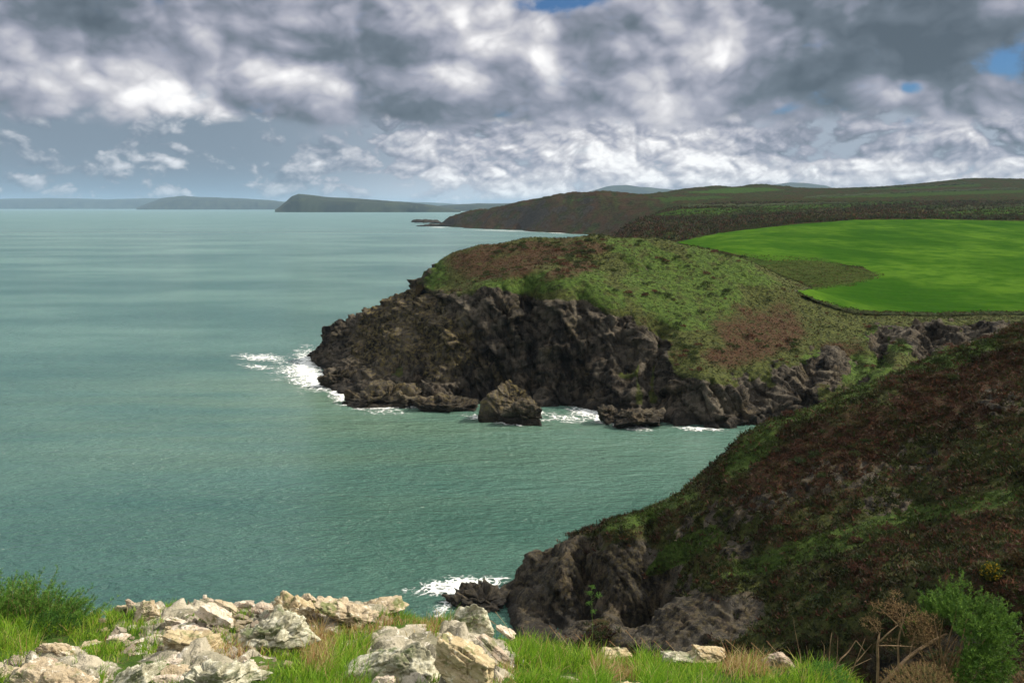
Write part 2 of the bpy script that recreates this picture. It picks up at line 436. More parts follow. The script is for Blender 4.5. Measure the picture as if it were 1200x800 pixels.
def joints(p, dirn, thick, seed, wob=.25):   # straight fins and cracks along one set of planes
    d = np.array(dirn, float); d /= np.linalg.norm(d)
    s_ = p@d/thick + fbm(p/(thick*5), 2, seed)*wob*3; k = np.floor(s_).astype(np.int64); f = s_ - k
    h = _h(k, 0*k, 0*k, seed)
    return ((h & 255)/255. - .5) + (f - .5)*np.where((h >> 9) & 1, .6, -.6), np.minimum(f, 1-f)
def rocky(V3, rockm, scale, seed, amp=1.0):
    r, c, _ = V3.shape; p = V3.reshape(-1, 3)
    n = normals(V3).reshape(-1, 3)
    tilt = p.copy(); tilt[:, 0] += .35*p[:, 2]; tilt[:, 2] *= .38           # steep, slightly leaning strata
    wp = np.stack([gnoise(p/(1.6*scale), seed+5+i) for i in range(3)], 1)
    col_ = p.copy(); col_[:,0] += .30*p[:,2]; col_[:,2] *= .16; big = fbm(col_/(8.5*scale), 3, seed, ridged=True)
    a1, e1 = facets(tilt/(4.2*scale) + .10*wp, seed+2); a2, e2 = facets(tilt/(1.7*scale) + .08*wp, seed+3); a3, e3 = facets(tilt/(.75*scale), seed+4)
    cid = a1; small = fbm(p/(.8*scale), 4, seed+9, ridged=True)
    j1, c1 = joints(p, (.86, .30, .40), 3.4*scale, seed+51); j2, c2 = joints(p, (.80, .38, .46), 1.3*scale, seed+52); j3, c3 = joints(p, (-.30, .10, .95), 2.6*scale, seed+53)
    rk = (big*2.2 + a1*1.5 + a2*.7 + a3*.34 + small*.16 + j1*1.9 - .9*np.exp(-(c1/.05)**2) + j2*.75 - .35*np.exp(-(c2/.08)**2) + j3*.85 - .5*np.exp(-(c3/.05)**2) - 1.0)*scale*amp
    veg = fbm(p/(1.8*scale), 4, seed+21)*.35*scale + np.abs(gnoise(p/(.55*scale), seed+30))*.22*scale + fbm(p/(11*scale), 2, seed+33)*.7*scale
    d = rockm.ravel()*rk + (1-rockm.ravel())*veg
    nh = n.copy(); nh[:, 2] *= 1-.45*rockm.ravel()
    return (p + nh*d[:, None]).reshape(r, c, 3), cid.reshape(r, c)

def shade_cover(V3, lst):
    pass

def inpoly(px, py, poly):
    ins = np.zeros(px.shape, bool); n = len(poly)
    for i in range(n):
        x1, y1 = poly[i]; x2, y2 = poly[(i+1) % n]
        if y1 == y2: continue
        ins ^= ((y1 > py) != (y2 > py)) & (px < (x2-x1)*(py-y1)/(y2-y1)+x1)
    return ins
fieldpoly = [(790,284),(850,271),(930,263),(1000,257.5),(1100,257),(1200,259),(1400,262),(1400,366),(1200,367),(1100,368),(1030,367),(985,362),(950,349),(930,340),(1000,331),(1030,323),(1010,313),(960,306),(900,306),(870,300)]
# ---- headland across the bay
gB = [([W(640,470),P(628,440,226),P(616,415,232)],7,3.0),([W(560,474),P(556,450,226)],6,3.5),
      ([W(770,496),P(765,440,212),P(770,405,222)],5,2.2),([P(735,460,214),P(730,420,222)],3,1.6),([W(880,500),P(885,465,206)],4,2.5),
      ([P(1000,470,205),P(1005,425,222)],3,2.5),([P(500,465,226),P(505,430,236)],3,2.0),([P(690,460,220),P(680,400,228)],2.5,1.5),
      ([P(1075,440,210),P(1095,392,240)],5.5,3.2),([P(1120,430,215),P(1150,385,244)],4.0,2.8),([P(1030,430,212),P(1036,392,236)],4.5,2.2),([P(940,462,203),P(952,432,214)],3.5,2.5),([P(600,440,224),P(590,390,232)],2.0,1.5)]
def zBf(x, y):
    z = zB(x, y); z = gullies(x, y, z, gB)
    return np.maximum(z, -5)
VB = columns(zBf, -66, 165, 166, 300, .33)
nB = normals(VB)
pf = VB.reshape(-1, 3)
pxB, pyB = proj(pf[:,0], pf[:,1], pf[:,2]); pxB = pxB.reshape(VB.shape[:2]); pyB = pyB.reshape(VB.shape[:2])
nzB = fbm(pf/9, 4, 5).reshape(VB.shape[:2]); nz2 = fbm(pf/2.2, 3, 6).reshape(VB.shape[:2])
slopeB = 1 - nB[..., 2]
rockB = sstep(.17, .33, slopeB + .09*nzB + .05*nz2)
rockB = np.maximum(rockB, sstep(3.2, 2.2, VB[..., 2] + nzB))
rockB = np.maximum(rockB, blobmask(pxB, pyB, [(440,405,100,50,-32),(530,400,90,62,0),(475,362,46,26,-40),(742,312,26,9,25),(660,372,80,26,0)], nzB*.8))
greenB = blobmask(pxB, pyB, [(800,345,75,42,15),(600,335,50,12,-5),(700,345,40,14,15),(640,330,70,14,-5),(505,320,22,22,-50),(760,300,60,16,20),(850,310,60,20,25),(1000,430,60,20,10),(1060,400,50,16,10)], nzB*.7)
rockB *= 1 - .9*blobmask(pxB, pyB, [(800,352,62,36,15),(650,322,120,30,4),(560,315,60,24,-15),(720,345,50,22,20),(1000,395,60,14,5),(860,432,80,24,12),(770,372,40,22,30),(960,440,40,14,10),(870,380,90,40,15),(650,305,100,22,3),(555,300,34,11,-25),(900,405,120,30,12),(1040,415,80,22,5)], nzB*.5)
heaB = blobmask(pxB, pyB, [(890,385,62,30,-12),(595,310,62,18,-6),(650,292,72,9,0),(665,318,42,10,-18),(560,300,45,14,-20),(870,412,60,16,-10),(990,410,30,10)], nzB*1.0 + nz2*.5, 1.7, .25)
heaB = np.clip(heaB*(.75 + nz2*.7), 0, 1); heaB = np.maximum(heaB, .55*sstep(.05,.5,nzB + nz2*.4)*(1-greenB*.7)); greenB = np.clip(greenB*(.70 + nz2*.8 + nzB*.6), 0, 1)
rockB = np.maximum(rockB, blobmask(pxB, pyB, [(1098,392,62,13,2),(1032,402,14,18),(978,424,28,14,10),(945,442,42,16,10),(1085,408,20,14),(890,472,70,28),(1160,386,30,9)], nzB*1.0+nz2*.8))
V2, cidB = rocky(VB, rockB, 1.0, 40)
lichB = sstep(.05, .45, fbm(pf/6, 3, 77).reshape(rockB.shape))*.9
lichB = np.maximum(lichB*.4, blobmask(pxB, pyB, [(470,390,60,40,-30),(520,400,35,40,0),(440,375,40,12,-30)], nzB)*.8)
cov = np.stack([rockB, heaB, greenB, lichB], -1).reshape(-1, 4); VB2, covB = V2, cov
inB = (inpoly(pxB + 2*nzB, pyB - .6, fieldpoly) & (VB[..., 1] > 243)).ravel(); covB[inB, 0] = 1; covB[inB, 1] = 0
fB = grid_faces(*rockB.shape); zf = np.where(inB[fB].all(1), -9, V2.reshape(-1,3)[:,2][fB].max(1))
v, f, at = compact(V2.reshape(-1,3), fB[zf > -1.2], {'cover': cov})
headland = mesh_obj('headland', v, f, M_head, attrs=at, smooth=False); tag(headland, kind='structure')

# ---- hillside on the right above the cove
gA = [([P(690,735,99.5),P(686,665,105)],4.5,1.3),([P(640,720,104),P(640,660,108)],1.5,1.2),([P(770,740,96),P(762,660,106)],2.2,1.4),
      ([P(1130,760,62),P(1080,640,84),P(1060,520,100)],1.2,3.0),([P(900,740,84),P(870,640,98)],1.2,2.0)]
def zAf(x, y):
    z = zA(x, y); z = gullies(x, y, z, gA)
    return np.maximum(z, -4)
VA = columns(zAf, -14, 105, 44, 168, .24)
nA = normals(VA); pf = VA.reshape(-1, 3); sh = VA.shape[:2]
pxA, pyA = [q.reshape(sh) for q in proj(pf[:,0], pf[:,1], pf[:,2])]
nzA = fbm(pf/5, 4, 105).reshape(sh); nz2 = fbm(pf/1.4, 3, 106).reshape(sh)
slopeA = 1 - nA[..., 2]
rockA = .75*sstep(.30, .50, slopeA + .08*nzA + .06*nz2)
rockA *= 1 - .9*blobmask(pxA, pyA, [(1000,560,300,110,-20),(1000,700,260,70,-15),(860,560,80,50)], nzA*.4)
rockA = np.maximum(rockA, blobmask(pxA, pyA, [(650,690,66,72,0),(740,690,50,60,0),(800,730,90,36,-10)], nzA*.5))
crag = blobmask(pxA, pyA, [(850,604,70,22,-25),(945,572,50,18,-20),(1010,560,44,14,-12),(905,592,30,20),(1075,540,26,26),(770,700,50,34,0),(1040,592,30,14),(1180,470,30,22),(860,640,30,14)], nzA*.8)
crn = fbm(np.stack([pf[:,0]*1.1, pf[:,1]*1.1, pf[:,2]*.45], 1), 4, 131, .6).reshape(sh)
rockA = np.maximum(rockA, crag*sstep(-.10, .08, crn))
rockA = np.maximum(rockA, sstep(1.6, .8, VA[..., 2] + nzA*.6))
rockA *= 1 - blobmask(pxA, pyA, [(760,600,50,9,-20),(790,650,40,10,-35)], nzA*.4)
greenA = blobmask(pxA, pyA, [(760,602,60,10,-22),(800,645,50,12,-30),(960,470,90,14,-22),(1120,415,60,14,-20),(1010,625,90,14,-18),(880,530,40,16,-40),(1150,590,70,12,-14),(930,650,90,12,-20),(1080,420,70,12,-22)], nzA*.55, 1.4, .6)
heaA = np.maximum(.62*sstep(-.3, .45, nzA + .6*nz2 + .1), blobmask(pxA, pyA, [(960,540,110,40,-22),(1130,460,90,40,-20),(900,570,50,24,-30),(700,0,1,1)], nzA))*(1-greenA)
V2, cidA = rocky(VA, rockA, .62, 140, .62)
cl1, cl2, clid = worley((V2.reshape(-1,3) + .8*np.stack([gnoise(pf/1.3,901),gnoise(pf/1.3,902),gnoise(pf/1.3,903)],1))/1.5, 171)               # heather and gorse hummocks
hum = (np.clip(.75-cl1, 0, 1)*.9*(.4+clid)).reshape(sh)*(1-rockA)*sstep(.0,.5,heaA+.3)
V2[..., 2] += hum*.55
cov = np.stack([rockA, heaA, greenA, .25+0*rockA], -1).reshape(-1, 4); VA2, covA = V2, cov
fA = grid_faces(*sh); zf = V2.reshape(-1,3)[:,2][fA].max(1)
v, f, at = compact(V2.reshape(-1,3), fA[zf > -1.0], {'cover': cov})
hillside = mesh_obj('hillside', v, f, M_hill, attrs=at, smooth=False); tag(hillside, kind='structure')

# ------------------------------------------------------------------ far land
C = [P(*q) for q in [
    (800,320,262),(850,318,262),(890,325,262),(940,352,262),(1000,372,262),(1060,373,262),(1200,371,262),(1300,372,265),
    (900,330,345),(1000,345,300),(1000,330,340),(1000,300,440),(1000,280,540),(1000,258,720),(1200,330,345),(1200,300,450),(1200,280,560),(1200,262,740),
    (850,292,440),(800,282,600),(880,268,680),(930,262,700),(1100,259,730),(1320,330,340),(1320,262,740),(1320,250,1000),
    (760,276,620),(740,275,640),(730,268,760),(745,259,850),(790,258,850),(800,268,740),(800,250,1000),(900,256,850),(900,245,1150),(1000,250,900),(1000,243,1200),
    (1100,250,880),(1200,249,900),(1200,240,1300),(1320,240,1300),(780,246,1100),(830,240,1400),(900,236,1600),(1000,234,1700),(1100,230,1800),(1200,228,1900),
    (760,238,1700),(800,232,2000),(850,227,2200),(900,226,2200),(1000,226,2200),(1100,221,2300),(1200,219,2300),(1320,222,2300),
    (526,258,2330),(540,252.5,2290),(560,249,2230),(600,242,2110),(640,236,1960),(680,231,1900),(700,227,1860),(715,226,1880),(740,228,2100),(780,225,2350),
    (800,222,2550),(825,219,2600),(850,218.5,2600),(862,220,2600),(880,216.5,2650),(905,217,2650),(930,220,2650),(1000,220.5,2700),(1060,217,2750),(1100,213,2800),(1140,209.5,2850),(1200,210.5,2850),(1320,214,2850)]]
C += [(*P(px, 240, Y)[:2], z) for px, Y, z in [(800,3100,60),(900,3200,60),(1000,3300,70),(1140,3500,70),(1300,3500,60),(700,2600,40),(640,2600,20),(560,2600,-5),(522,2550,-8),(505,2400,-8)]]
C += [(W(px, py)[0], W(px, py)[1], -.5) for px, py in [(523,265.5),(540,267),(560,268),(585,269),(610,270),(650,273),(690,275)]]
C += [(W(px, py)[0]*1.0, W(px, py)[1]*.93, -8) for px, py in [(505,265),(523,265.5),(560,268),(610,270),(650,273)]]
for Y in (300, 340, 400, 500, 650, 800, 1000, 1250, 1500): C.append((*P(690 if Y > 450 else 670, 240, Y)[:2], -6))
for Y in (420, 560, 800, 1200, 1700): C.append((*P(600, 240, Y)[:2], -10))
for Y in (300, 400, 480, 560): C.append((*P(745, 240, Y)[:2], 16))
a = np.array(C); uC, wC = a[:,0]/a[:,1], np.log(a[:,1])
zC = RBF(np.stack([uC*2.2, wC], 1), (a[:,2]-HCAM)/a[:,1], .02)
us = np.linspace(-.10, .74, 620); ws = np.linspace(math.log(240), math.log(3400), 615)
Uu, Ww = np.meshgrid(us, ws); Yc = np.exp(Ww); Xc = Uu*Yc
Zc = HCAM + Yc*zC(Uu*2.2, Ww)
edge = sstep(300, 270, Yc)                               # joins the headland's own surface
Zc = Zc*(1-edge) + (zBf(Xc, np.minimum(Yc, 300)) - np.where(Yc > 262, .25, .0))*edge
pf = np.stack([Xc, Yc, Zc], -1).reshape(-1, 3)
pxC, pyC = [q.reshape(Zc.shape) for q in proj(pf[:,0], pf[:,1], pf[:,2])]
sc3 = np.stack([Uu*60, Ww*22, 0*Uu], -1).reshape(-1, 3)
nC = fbm(sc3*1.5, 5, 301).reshape(Zc.shape); nC2 = fbm(pf/25, 4, 302).reshape(Zc.shape)
wob = nC*1.2
infield = inpoly(pxC + wob*5, pyC + wob*.8, fieldpoly) & (Yc > 243)
strips = [  # (polygon, greenness) of the small fields on the far slope
    ([(765,252),(800,246),(870,243),(960,240),(1010,240),(1000,244),(900,250),(830,256)],.75),
    ([(1090,250),(1200,242),(1300,242),(1300,256),(1110,255)],.9),
    ([(800,226),(850,221),(900,220),(920,223),(860,227)],.55),([(940,233),(1060,226),(1200,223),(1200,226),(1050,231)],.35),
    ([(960,239),(1060,236),(1080,238),(980,243)],.5),([(1040,243),(1110,241),(1100,246)],.4),([(760,232),(840,230),(860,232),(780,236)],.3),
    ([(660,233),(700,230),(690,234)],.3),([(1000,222),(1080,219),(1150,216),(1150,218),(1060,222)],.3)]
grC = np.zeros(Zc.shape)
for poly, k in strips: grC = np.where(inpoly(pxC + wob*3, pyC + wob*.6, poly), k, grC)
tan_ = np.where(inpoly(pxC+wob*4, pyC+wob, [(930,253),(1000,247),(1080,245),(1090,250),(1000,256),(940,259)]), .8, 0.)
tan_ = np.maximum(tan_, np.where(inpoly(pxC+wob*4, pyC+wob, [(880,312),(960,306),(1030,322),(1000,332),(940,340)]), .15, 0.)); grC = np.maximum(grC, np.where(inpoly(pxC+wob*4, pyC+wob, [(870,300),(960,304),(1034,322),(1000,333),(930,341)]), .35, 0.))
Zc = Zc + np.where(infield, .02, 1.0)*(nC2*1.0 + np.abs(gnoise(pf/6, 311)).reshape(Zc.shape)*1.1 + (fbm(pf/70, 4, 313, ridged=True).reshape(Zc.shape)-.75)*4.5*sstep(1300, 1700, Yc)*sstep(900, 700, pxC))*np.minimum(2.2, .35+Yc/1100)*(1-edge)
slopeC = 1 - normals(np.stack([Xc, Yc, Zc], -1))[..., 2]
rkC = sstep(.10, .22, slopeC + .03*nC)*sstep(-4, 6, -pyC+275)*(pxC < 760)*.8
heaC = np.clip(.45 + nC*.7 + (pxC < 760)*.12, 0, 1)*(grC < .1)
cov = np.stack([rkC, heaC, grC, tan_], -1).reshape(-1, 4)
m, gg = new_mat('far_moor')
pos = E(gg, gg.node('ShaderNodeNewGeometry').outputs['Position'])
at = gg.node('ShaderNodeAttribute', attribute_name='cover')
cr_, ch, cg = gg.sep(E(gg, at.outputs['Color'])); al = E(gg, at.outputs['Alpha'])
n1 = gg.noise(pos, .03, 6, .62); n3 = gg.noise(pos, .18, 5, .65)
c = gg.mix(gg.ramp(n3, .35, .65), (.011,.016,.006), (.034,.042,.014))
c = gg.mix(gg.ramp(ch + (n1-.5)*.6, .3, .75, 0, .85), c, gg.mix(n3, (.018,.011,.008), (.062,.034,.021)))
c = gg.mix(cg, c, gg.mix(n3, (.028,.062,.012), (.050,.100,.018)))
c = gg.mix(al, c, gg.mix(n3, (.055,.052,.018), (.11,.09,.035)))
c = gg.mix(gg.ramp(cr_ + (n3-.5)*.4, .3, .7), c, gg.mix(n3, (.016,.014,.012), (.075,.064,.05)))
finish(gg, c, .95, gg.bump(n3 + n1, .8, 3.0), .0)
M_far = m
Vc = np.stack([Xc, Yc, Zc], -1).reshape(-1, 3); fC = grid_faces(*Zc.shape)
okz = (Vc[:,2][fC].max(1) > -1.0) & ((Vc[:,1][fC].min(1) > 262) | infield.ravel()[fC].all(1))
ff = infield.ravel()[fC].all(1)
scC = np.where(infield.ravel()[:,None], np.array([[1., 0, 0, 0]]), cov)
v, f, at = compact(Vc, fC[okz & ~ff], {'cover': cov}); farm = mesh_obj('farmland', v, f, M_far, attrs=at); tag(farm, kind='structure')
m, gg = new_mat('pasture')
pos = E(gg, gg.node('ShaderNodeNewGeometry').outputs['Position'])
n1 = gg.noise(gg.scale(pos, 1, (.02,.012,0)), 1, 5, .6); n3 = gg.noise(pos, .6, 6, .7); n2 = gg.noise(gg.scale(pos, 1, (.03,.25,0)), 1, 4, .6)
c = gg.mix(gg.ramp(n1, .36, .66), (.018,.056,.006), (.058,.122,.013))
n4 = gg.noise(pos, .10, 6, .7); c = gg.mix(gg.ramp(n4, .40, .64, 0, .75), c, (.014,.052,.005)); c = gg.mix(gg.ramp(n3, .45, .75, 0, .4), c, (.044,.082,.010)); c = gg.mix(gg.ramp(n2, .48, .72, 0, .3), c, (.042,.115,.008))
finish(gg, c, .95, gg.bump(n3, .7, .3), .0)
v, f, at = compact(Vc, fC[okz & ff]); field = mesh_obj('field', v, f, m); tag(field, kind='structure')

def ridge(name, sky_pts, Y, base_px, depth, mat, zbase=0.0, steep=.25, n=260, seed=1):
    px = np.array([q[0] for q in sky_pts], float); py = np.array([q[1] for q in sky_pts], float)
    xs = np.linspace(px[0], px[-1], n); ys = np.interp(xs, px, py)
    tops = np.array([P(a_, b_, Y + depth*.45) for a_, b_ in zip(xs, ys)])
    T = np.array([0, .02, .06, .12, .2, .3, .38, .45, .52, .6, .75, 1.0]); prof = np.interp(T, [0, steep*.5, .45, .6, 1], [0, .72, 1, .93, 0])
    rows = []
    for t, k in zip(T, prof):
        yy = Y + depth*t; q = np.zeros((n, 3)); q[:,1] = yy; q[:,0] = tops[:,0]*yy/(Y+depth*.45); q[:,2] = zbase + (tops[:,2]-zbase)*k
        rows.append(q)
    V3 = np.array(rows); p = V3.reshape(-1, 3)
    hh = (tops[:,2].max()-zbase)
    d = fbm(p/(hh*1.2), 4, seed)*hh*.06; p = p.copy(); k = np.repeat(prof, n)
    p[:,2] += d*np.clip(k*1.0, 0, 1)*np.tile(np.clip((tops[:,2]-zbase)/hh*2, 0, 1), len(T)); p[:,1] += fbm(p/(hh*1.5), 3, seed+4)*depth*.08*(k < .9)
    p[:n, 2] = zbase - 3; p[-n:, 2] = zbase - 3
    o = mesh_obj(name, p, grid_faces(len(T), n), mat, attrs={'cover': np.tile([.3, .4, .15, 0], (len(p), 1))}); return tag(o, kind='structure')
m2, gg = new_mat('distant_hill')
pos = E(gg, gg.node('ShaderNodeNewGeometry').outputs['Position'])
n1 = gg.noise(pos, .004, 6, .6); n2 = gg.noise(gg.scale(pos, 1, (1,.3,1)), .010, 3, .6)
c = gg.mix(gg.ramp(n1, .35, .65), (.014,.018,.012), (.032,.040,.022)); c = gg.mix(gg.ramp(n2, .55, .6, 0, .6), c, (.042,.052,.026))
finish(gg, c, .95, None, .1)
ridge('far_headland', [(322,246),(327,243),(334,237),(342,230),(350,227),(362,228),(380,230.5),(400,231.5),(420,232.5),(450,235),(480,237),(505,240),(520,243),(540,246)], 9000, 0, 700, m2, seed=3)
ridge('far_headland', [(470,245),(500,242.5),(530,240),(560,238.5),(600,238),(640,236),(690,232),(720,230)], 11500, 0, 1500, m2, seed=5)
ridge('distant_hills', [(540,243),(580,240),(640,234),(680,228),(700,222),(712,218.5),(735,216.5),(760,219),(790,223),(830,226),(880,226),(895,218),(925,213.5),(945,214.5),(968,217.5),(1000,226)], 15500, 0, 3000, m2, zbase=0, seed=7)
ridge('distant_coast', [(160,243.5),(180,236),(190,232),(215,229.5),(240,231),(270,232),(300,233.5),(330,236),(360,241),(380,244)], 19000, 0, 2500, m2, seed=9)
ridge('distant_coast', [(-260,234),(-100,233),(0,233),(60,232),(120,233.5),(200,232),(300,236),(400,237),(470,236),(520,238),(560,241),(600,244)], 27000, 0, 4000, m2, seed=11)

# ------------------------------------------------------------------ haze
hm, gg = new_mat('haze_air')
pv = gg.node('ShaderNodeVolumePrincipled'); pv.inputs['Color'].default_value = (.48,.74,1.0,1); pv.inputs['Density'].default_value = 2.4e-5
pv.inputs['Anisotropy'].default_value = 0.0
mo = gg.node('ShaderNodeOutputMaterial'); gg.nt.links.new(pv.outputs[0], mo.inputs['Volume'])
hx0, hx1, hy0, hy1, hz0, hz1 = -61000, 61000, -61000, 61000, -7, 430
v = [(x, y, z) for z in (hz0, hz1) for y in (hy0, hy1) for x in (hx0, hx1)]
hz = mesh_obj('haze', v, [(0,2,3,1),(4,5,7,6),(0,1,5,4),(2,6,7,3),(0,4,6,2),(1,3,7,5)], hm, smooth=False); tag(hz, kind='stuff')

# ------------------------------------------------------------------ heather and gorse growing on the slopes
def tri_tufts(pts, up, size, n, colr, seed, lift=.3):
    """n small leaf blades round each point, as loose triangles"""
    r = np.random.default_rng(seed); N = len(pts)
    c = np.repeat(pts, n, 0); s_ = np.repeat(size, n)
    d = r.normal(size=(N*n, 3)); d[:,2] = np.abs(d[:,2]) + lift; d /= np.linalg.norm(d, axis=1, keepdims=True)
    t = np.cross(d, r.normal(size=(N*n, 3))); t /= np.linalg.norm(t, axis=1, keepdims=True) + 1e-9
    base = c + d*(s_*r.uniform(0, .5, N*n))[:,None] + r.normal(size=(N*n,3))*(s_*.3)[:,None]*[1,1,.4]
    L = (s_*r.uniform(.5, 1.1, N*n))[:,None]; w = (s_*r.uniform(.10, .26, N*n))[:,None]
    v = np.stack([base - t*w, base + t*w, base + d*L], 1).reshape(-1, 3)
    cc = np.repeat(np.repeat(colr, n, 0)*r.uniform(.7, 1.3, (N*n,1)), 3, 0)
    return v, np.arange(len(v)).reshape(-1, 3), np.concatenate([cc, np.ones((len(cc),1))], 1)
def leaf_mat(name, trans=.35, rough=.7):
    m, gg = new_mat(name)
    c = gg.attr('tint')
    d = gg.node('ShaderNodeBsdfPrincipled'); gg.put(d.inputs['Base Color'], c); d.inputs['Roughness'].default_value = rough; d.inputs['Specular IOR Level'].default_value = .2
    t = gg.node('ShaderNodeBsdfTranslucent'); gg.put(t.inputs[0], c)
    mx = gg.node('ShaderNodeMixShader'); mx.inputs[0].default_value = trans
    gg.nt.links.new(d.outputs[0], mx.inputs[1]); gg.nt.links.new(t.outputs[0], mx.inputs[2])
    o = gg.node('ShaderNodeOutputMaterial'); gg.nt.links.new(mx.outputs[0], o.inputs[0])
    return m
M_leaf = leaf_mat('leaves')
PAL = {'heather': np.array([(.092,.044,.026),(.065,.036,.022),(.125,.058,.034),(.055,.045,.018)]), 'olive': np.array([(.035,.05,.012),(.05,.065,.018),(.075,.08,.025),(.03,.04,.012)]),
       'grass': np.array([(.045,.085,.012),(.07,.11,.02),(.055,.08,.018),(.10,.11,.035)])}
def scatter(name, V3, cover, n, s0, s1, seed, dim=1.0, zmin=2.5):
    r = np.random.default_rng(seed); p = V3.reshape(-1, 3); cv = cover.reshape(-1, 4)
    px, py = proj(p[:,0], p[:,1], p[:,2])
    wgt = np.clip(1 - cv[:,0], 0, 1)*(p[:,2] > zmin)*((px > 300) & (px < 1260) & (py < 830))
    clump = sstep(-.3, .4, fbm(p/2.2, 3, seed+1)); wgt = wgt*(.25 + clump)
    idx = r.choice(len(p), n, p=wgt/wgt.sum())
    q = p[idx] + r.normal(size=(n,3))*[.1,.1,.02]; k = cv[idx]; u = r.random(n)
    kind = np.where(u < np.clip(k[:,1], .08, .8), 0, np.where(r.random(n) < np.clip(k[:,2]+.08, 0, .9), 2, 1))
    cl = np.stack([PAL['heather'], PAL['olive'], PAL['grass']])[kind, r.integers(0, 4, n)]
    cl = cl*dim*np.clip(.95 + 1.1*fbm(q/np.array([5., 7., 5.]), 4, seed+8), .35, 1.7)[:,None]; size = r.uniform(s0, s1, n)*np.where(kind == 2, .7, 1)
    v, f, c = tri_tufts(q, None, size, 7, cl, seed+2)
    o = mesh_obj(name, v, f, M_leaf, smooth=False, attrs={'tint': c}); return tag(o, kind='stuff')
scatter('heather', VA2, covA, 46000, .18, .55, 500, .60)
tong = inpoly(pxC+wob*4, pyC+wob, [(850,296),(960,302),(1040,322),(1000,335),(925,343)]).ravel() & (Vc[:,1] > 290)
kC = (Vc[:,1] < 1500) & (Vc[:,1] > 285) & ~infield.ravel() & ~tong
scatter('heather', Vc[kC & (Vc[:,1] < 600)][:, None], scC[kC & (Vc[:,1] < 600)], 9000, .3, .9, 520, .6, 6)
scatter('heather', Vc[kC & (Vc[:,1] >= 600)][:, None], scC[kC & (Vc[:,1] >= 600)], 20000, .9, 2.6, 523, .6, 6)
scT = np.tile([0, 0, .75, 0], (int(tong.sum()), 1)); scatter('rough_grass', Vc[tong][:, None], scT, 6500, .2, .5, 526, 1.15, 6)
scatter('heather', VB2, covB, 30000, .16, .42, 510, .82)

def scrub(name, V3, cover, n, r0, r1, seed, dim, box, tints):   # low dense bushes pressed close together
    r = np.random.default_rng(seed); p = V3.reshape(-1, 3); cv = cover.reshape(-1, 4); px, py = proj(p[:,0], p[:,1], p[:,2])
    w = np.clip(1 - cv[:,0]*1.3, 0, 1)*(p[:,2] > 3)*(px > box[0])*(px < box[1])*(py > box[2])*(py < box[3])*sstep(.0, .35, fbm(p/np.array([9, 14, 9.]), 3, seed))
    i = r.choice(len(p), n, p=w/w.sum()); R_ = r.uniform(r0, r1, n); m_ = 26
    d = r.normal(size=(n*m_, 3)); d[:,2] = np.abs(d[:,2]); d /= np.linalg.norm(d, axis=1, keepdims=True)
    q = np.repeat(p[i], m_, 0) + d*np.repeat(R_, m_)[:,None]*np.array([1.15, 1.0, .62])*r.uniform(.6, 1.0, n*m_)[:,None]
    cl = np.repeat(np.array(tints)[r.integers(0, len(tints), n)], m_, 0)*dim
    v, f, c = tri_tufts(q, None, np.repeat(R_, m_)*.42, 6, cl, seed+2); return tag(mesh_obj(name, v, f, M_leaf, smooth=False, attrs={'tint': c}), kind='stuff')
scrub('gorse_scrub', VA2, covA, 420, .35, .85, 700, .8, (560, 1240, 380, 820), [(.03,.05,.014),(.045,.065,.018),(.075,.035,.022),(.06,.045,.018)])
scrub('gorse_scrub', VB2, covB, 520, .4, 1.1, 710, .9, (470, 1230, 270, 470), [(.035,.055,.014),(.05,.07,.018),(.10,.045,.026),(.045,.06,.02)])

# ------------------------------------------------------------------ rocks
def rot(rx, ry, rz):
    from mathutils import Euler
    return np.array(Euler((rx, ry, rz)).to_matrix())
def rock_shape(half, seed, sub=6, planes=9, sharp=34, rough=.05, layers=0.0, point=0.0, crack=.06, foot=.30):
    """a boulder: a convex block cut by planes, then split, layered and weathered; half = half extents"""
    v, f = ico(sub); r = np.random.default_rng(seed); half = np.array(half, float)
    ns = r.normal(size=(planes, 3)); ns /= np.linalg.norm(ns, axis=1, keepdims=True)
    ns = np.vstack([ns, np.eye(3), -np.eye(3)]) + r.normal(size=(planes+6, 3))*.14
    ds = np.concatenate([r.uniform(.62, .95, planes), np.full(6, .92)])
    k = np.clip(v@ns.T, 1e-3, None)/ds
    rad = (k**sharp).sum(1)**(-1/sharp)
    p = v*rad[:,None]
    if point: p[:, :2] *= np.clip(1 - point*np.clip(p[:,2:3], -.3, 1), .15, 1.4)
    p = p*half; m = half.mean(); off = seed*3.17
    n = v.copy()
    q = p/m + off
    d = fbm(q*1.6, 5, seed)*rough*2.0 + fbm(q*1.1, 3, seed+3, ridged=True)*rough
    fa, fe = facets(q*np.array([1.5,1.5,2.6]) + .15*np.stack([gnoise(q*2.5, 6)]*3, 1), seed+13); fa2, fe2 = facets(q*np.array([3.6,3.6,7]), seed+17)
    d += fa*rough*3.2 + fa2*rough*1.3 - crack*np.exp(-(fe/.05)**2)
    if layers:
        zz = p[:,2]/half[2]*2.2 + fbm(q*.8, 3, seed+11)*.7
        fr = zz - np.floor(zz); d += layers*((_h(np.floor(zz).astype(np.int64), 0*zz.astype(np.int64), 0*zz.astype(np.int64), seed) & 255)/255. - .5) - layers*.9*np.exp(-((fr-.5)/.5-1)**2*30) - layers*.9*np.exp(-((fr-.5)/.5+1)**2*30)
    p = p + n*(d*min(m, half.min()*1.8)*np.where(v[:,2] < -.1, .45, 1))[:,None]
    if foot: p[:, :2] *= (1 + foot*np.clip(-p[:,2:3]/half[2], 0, 1.2))
    return p, f
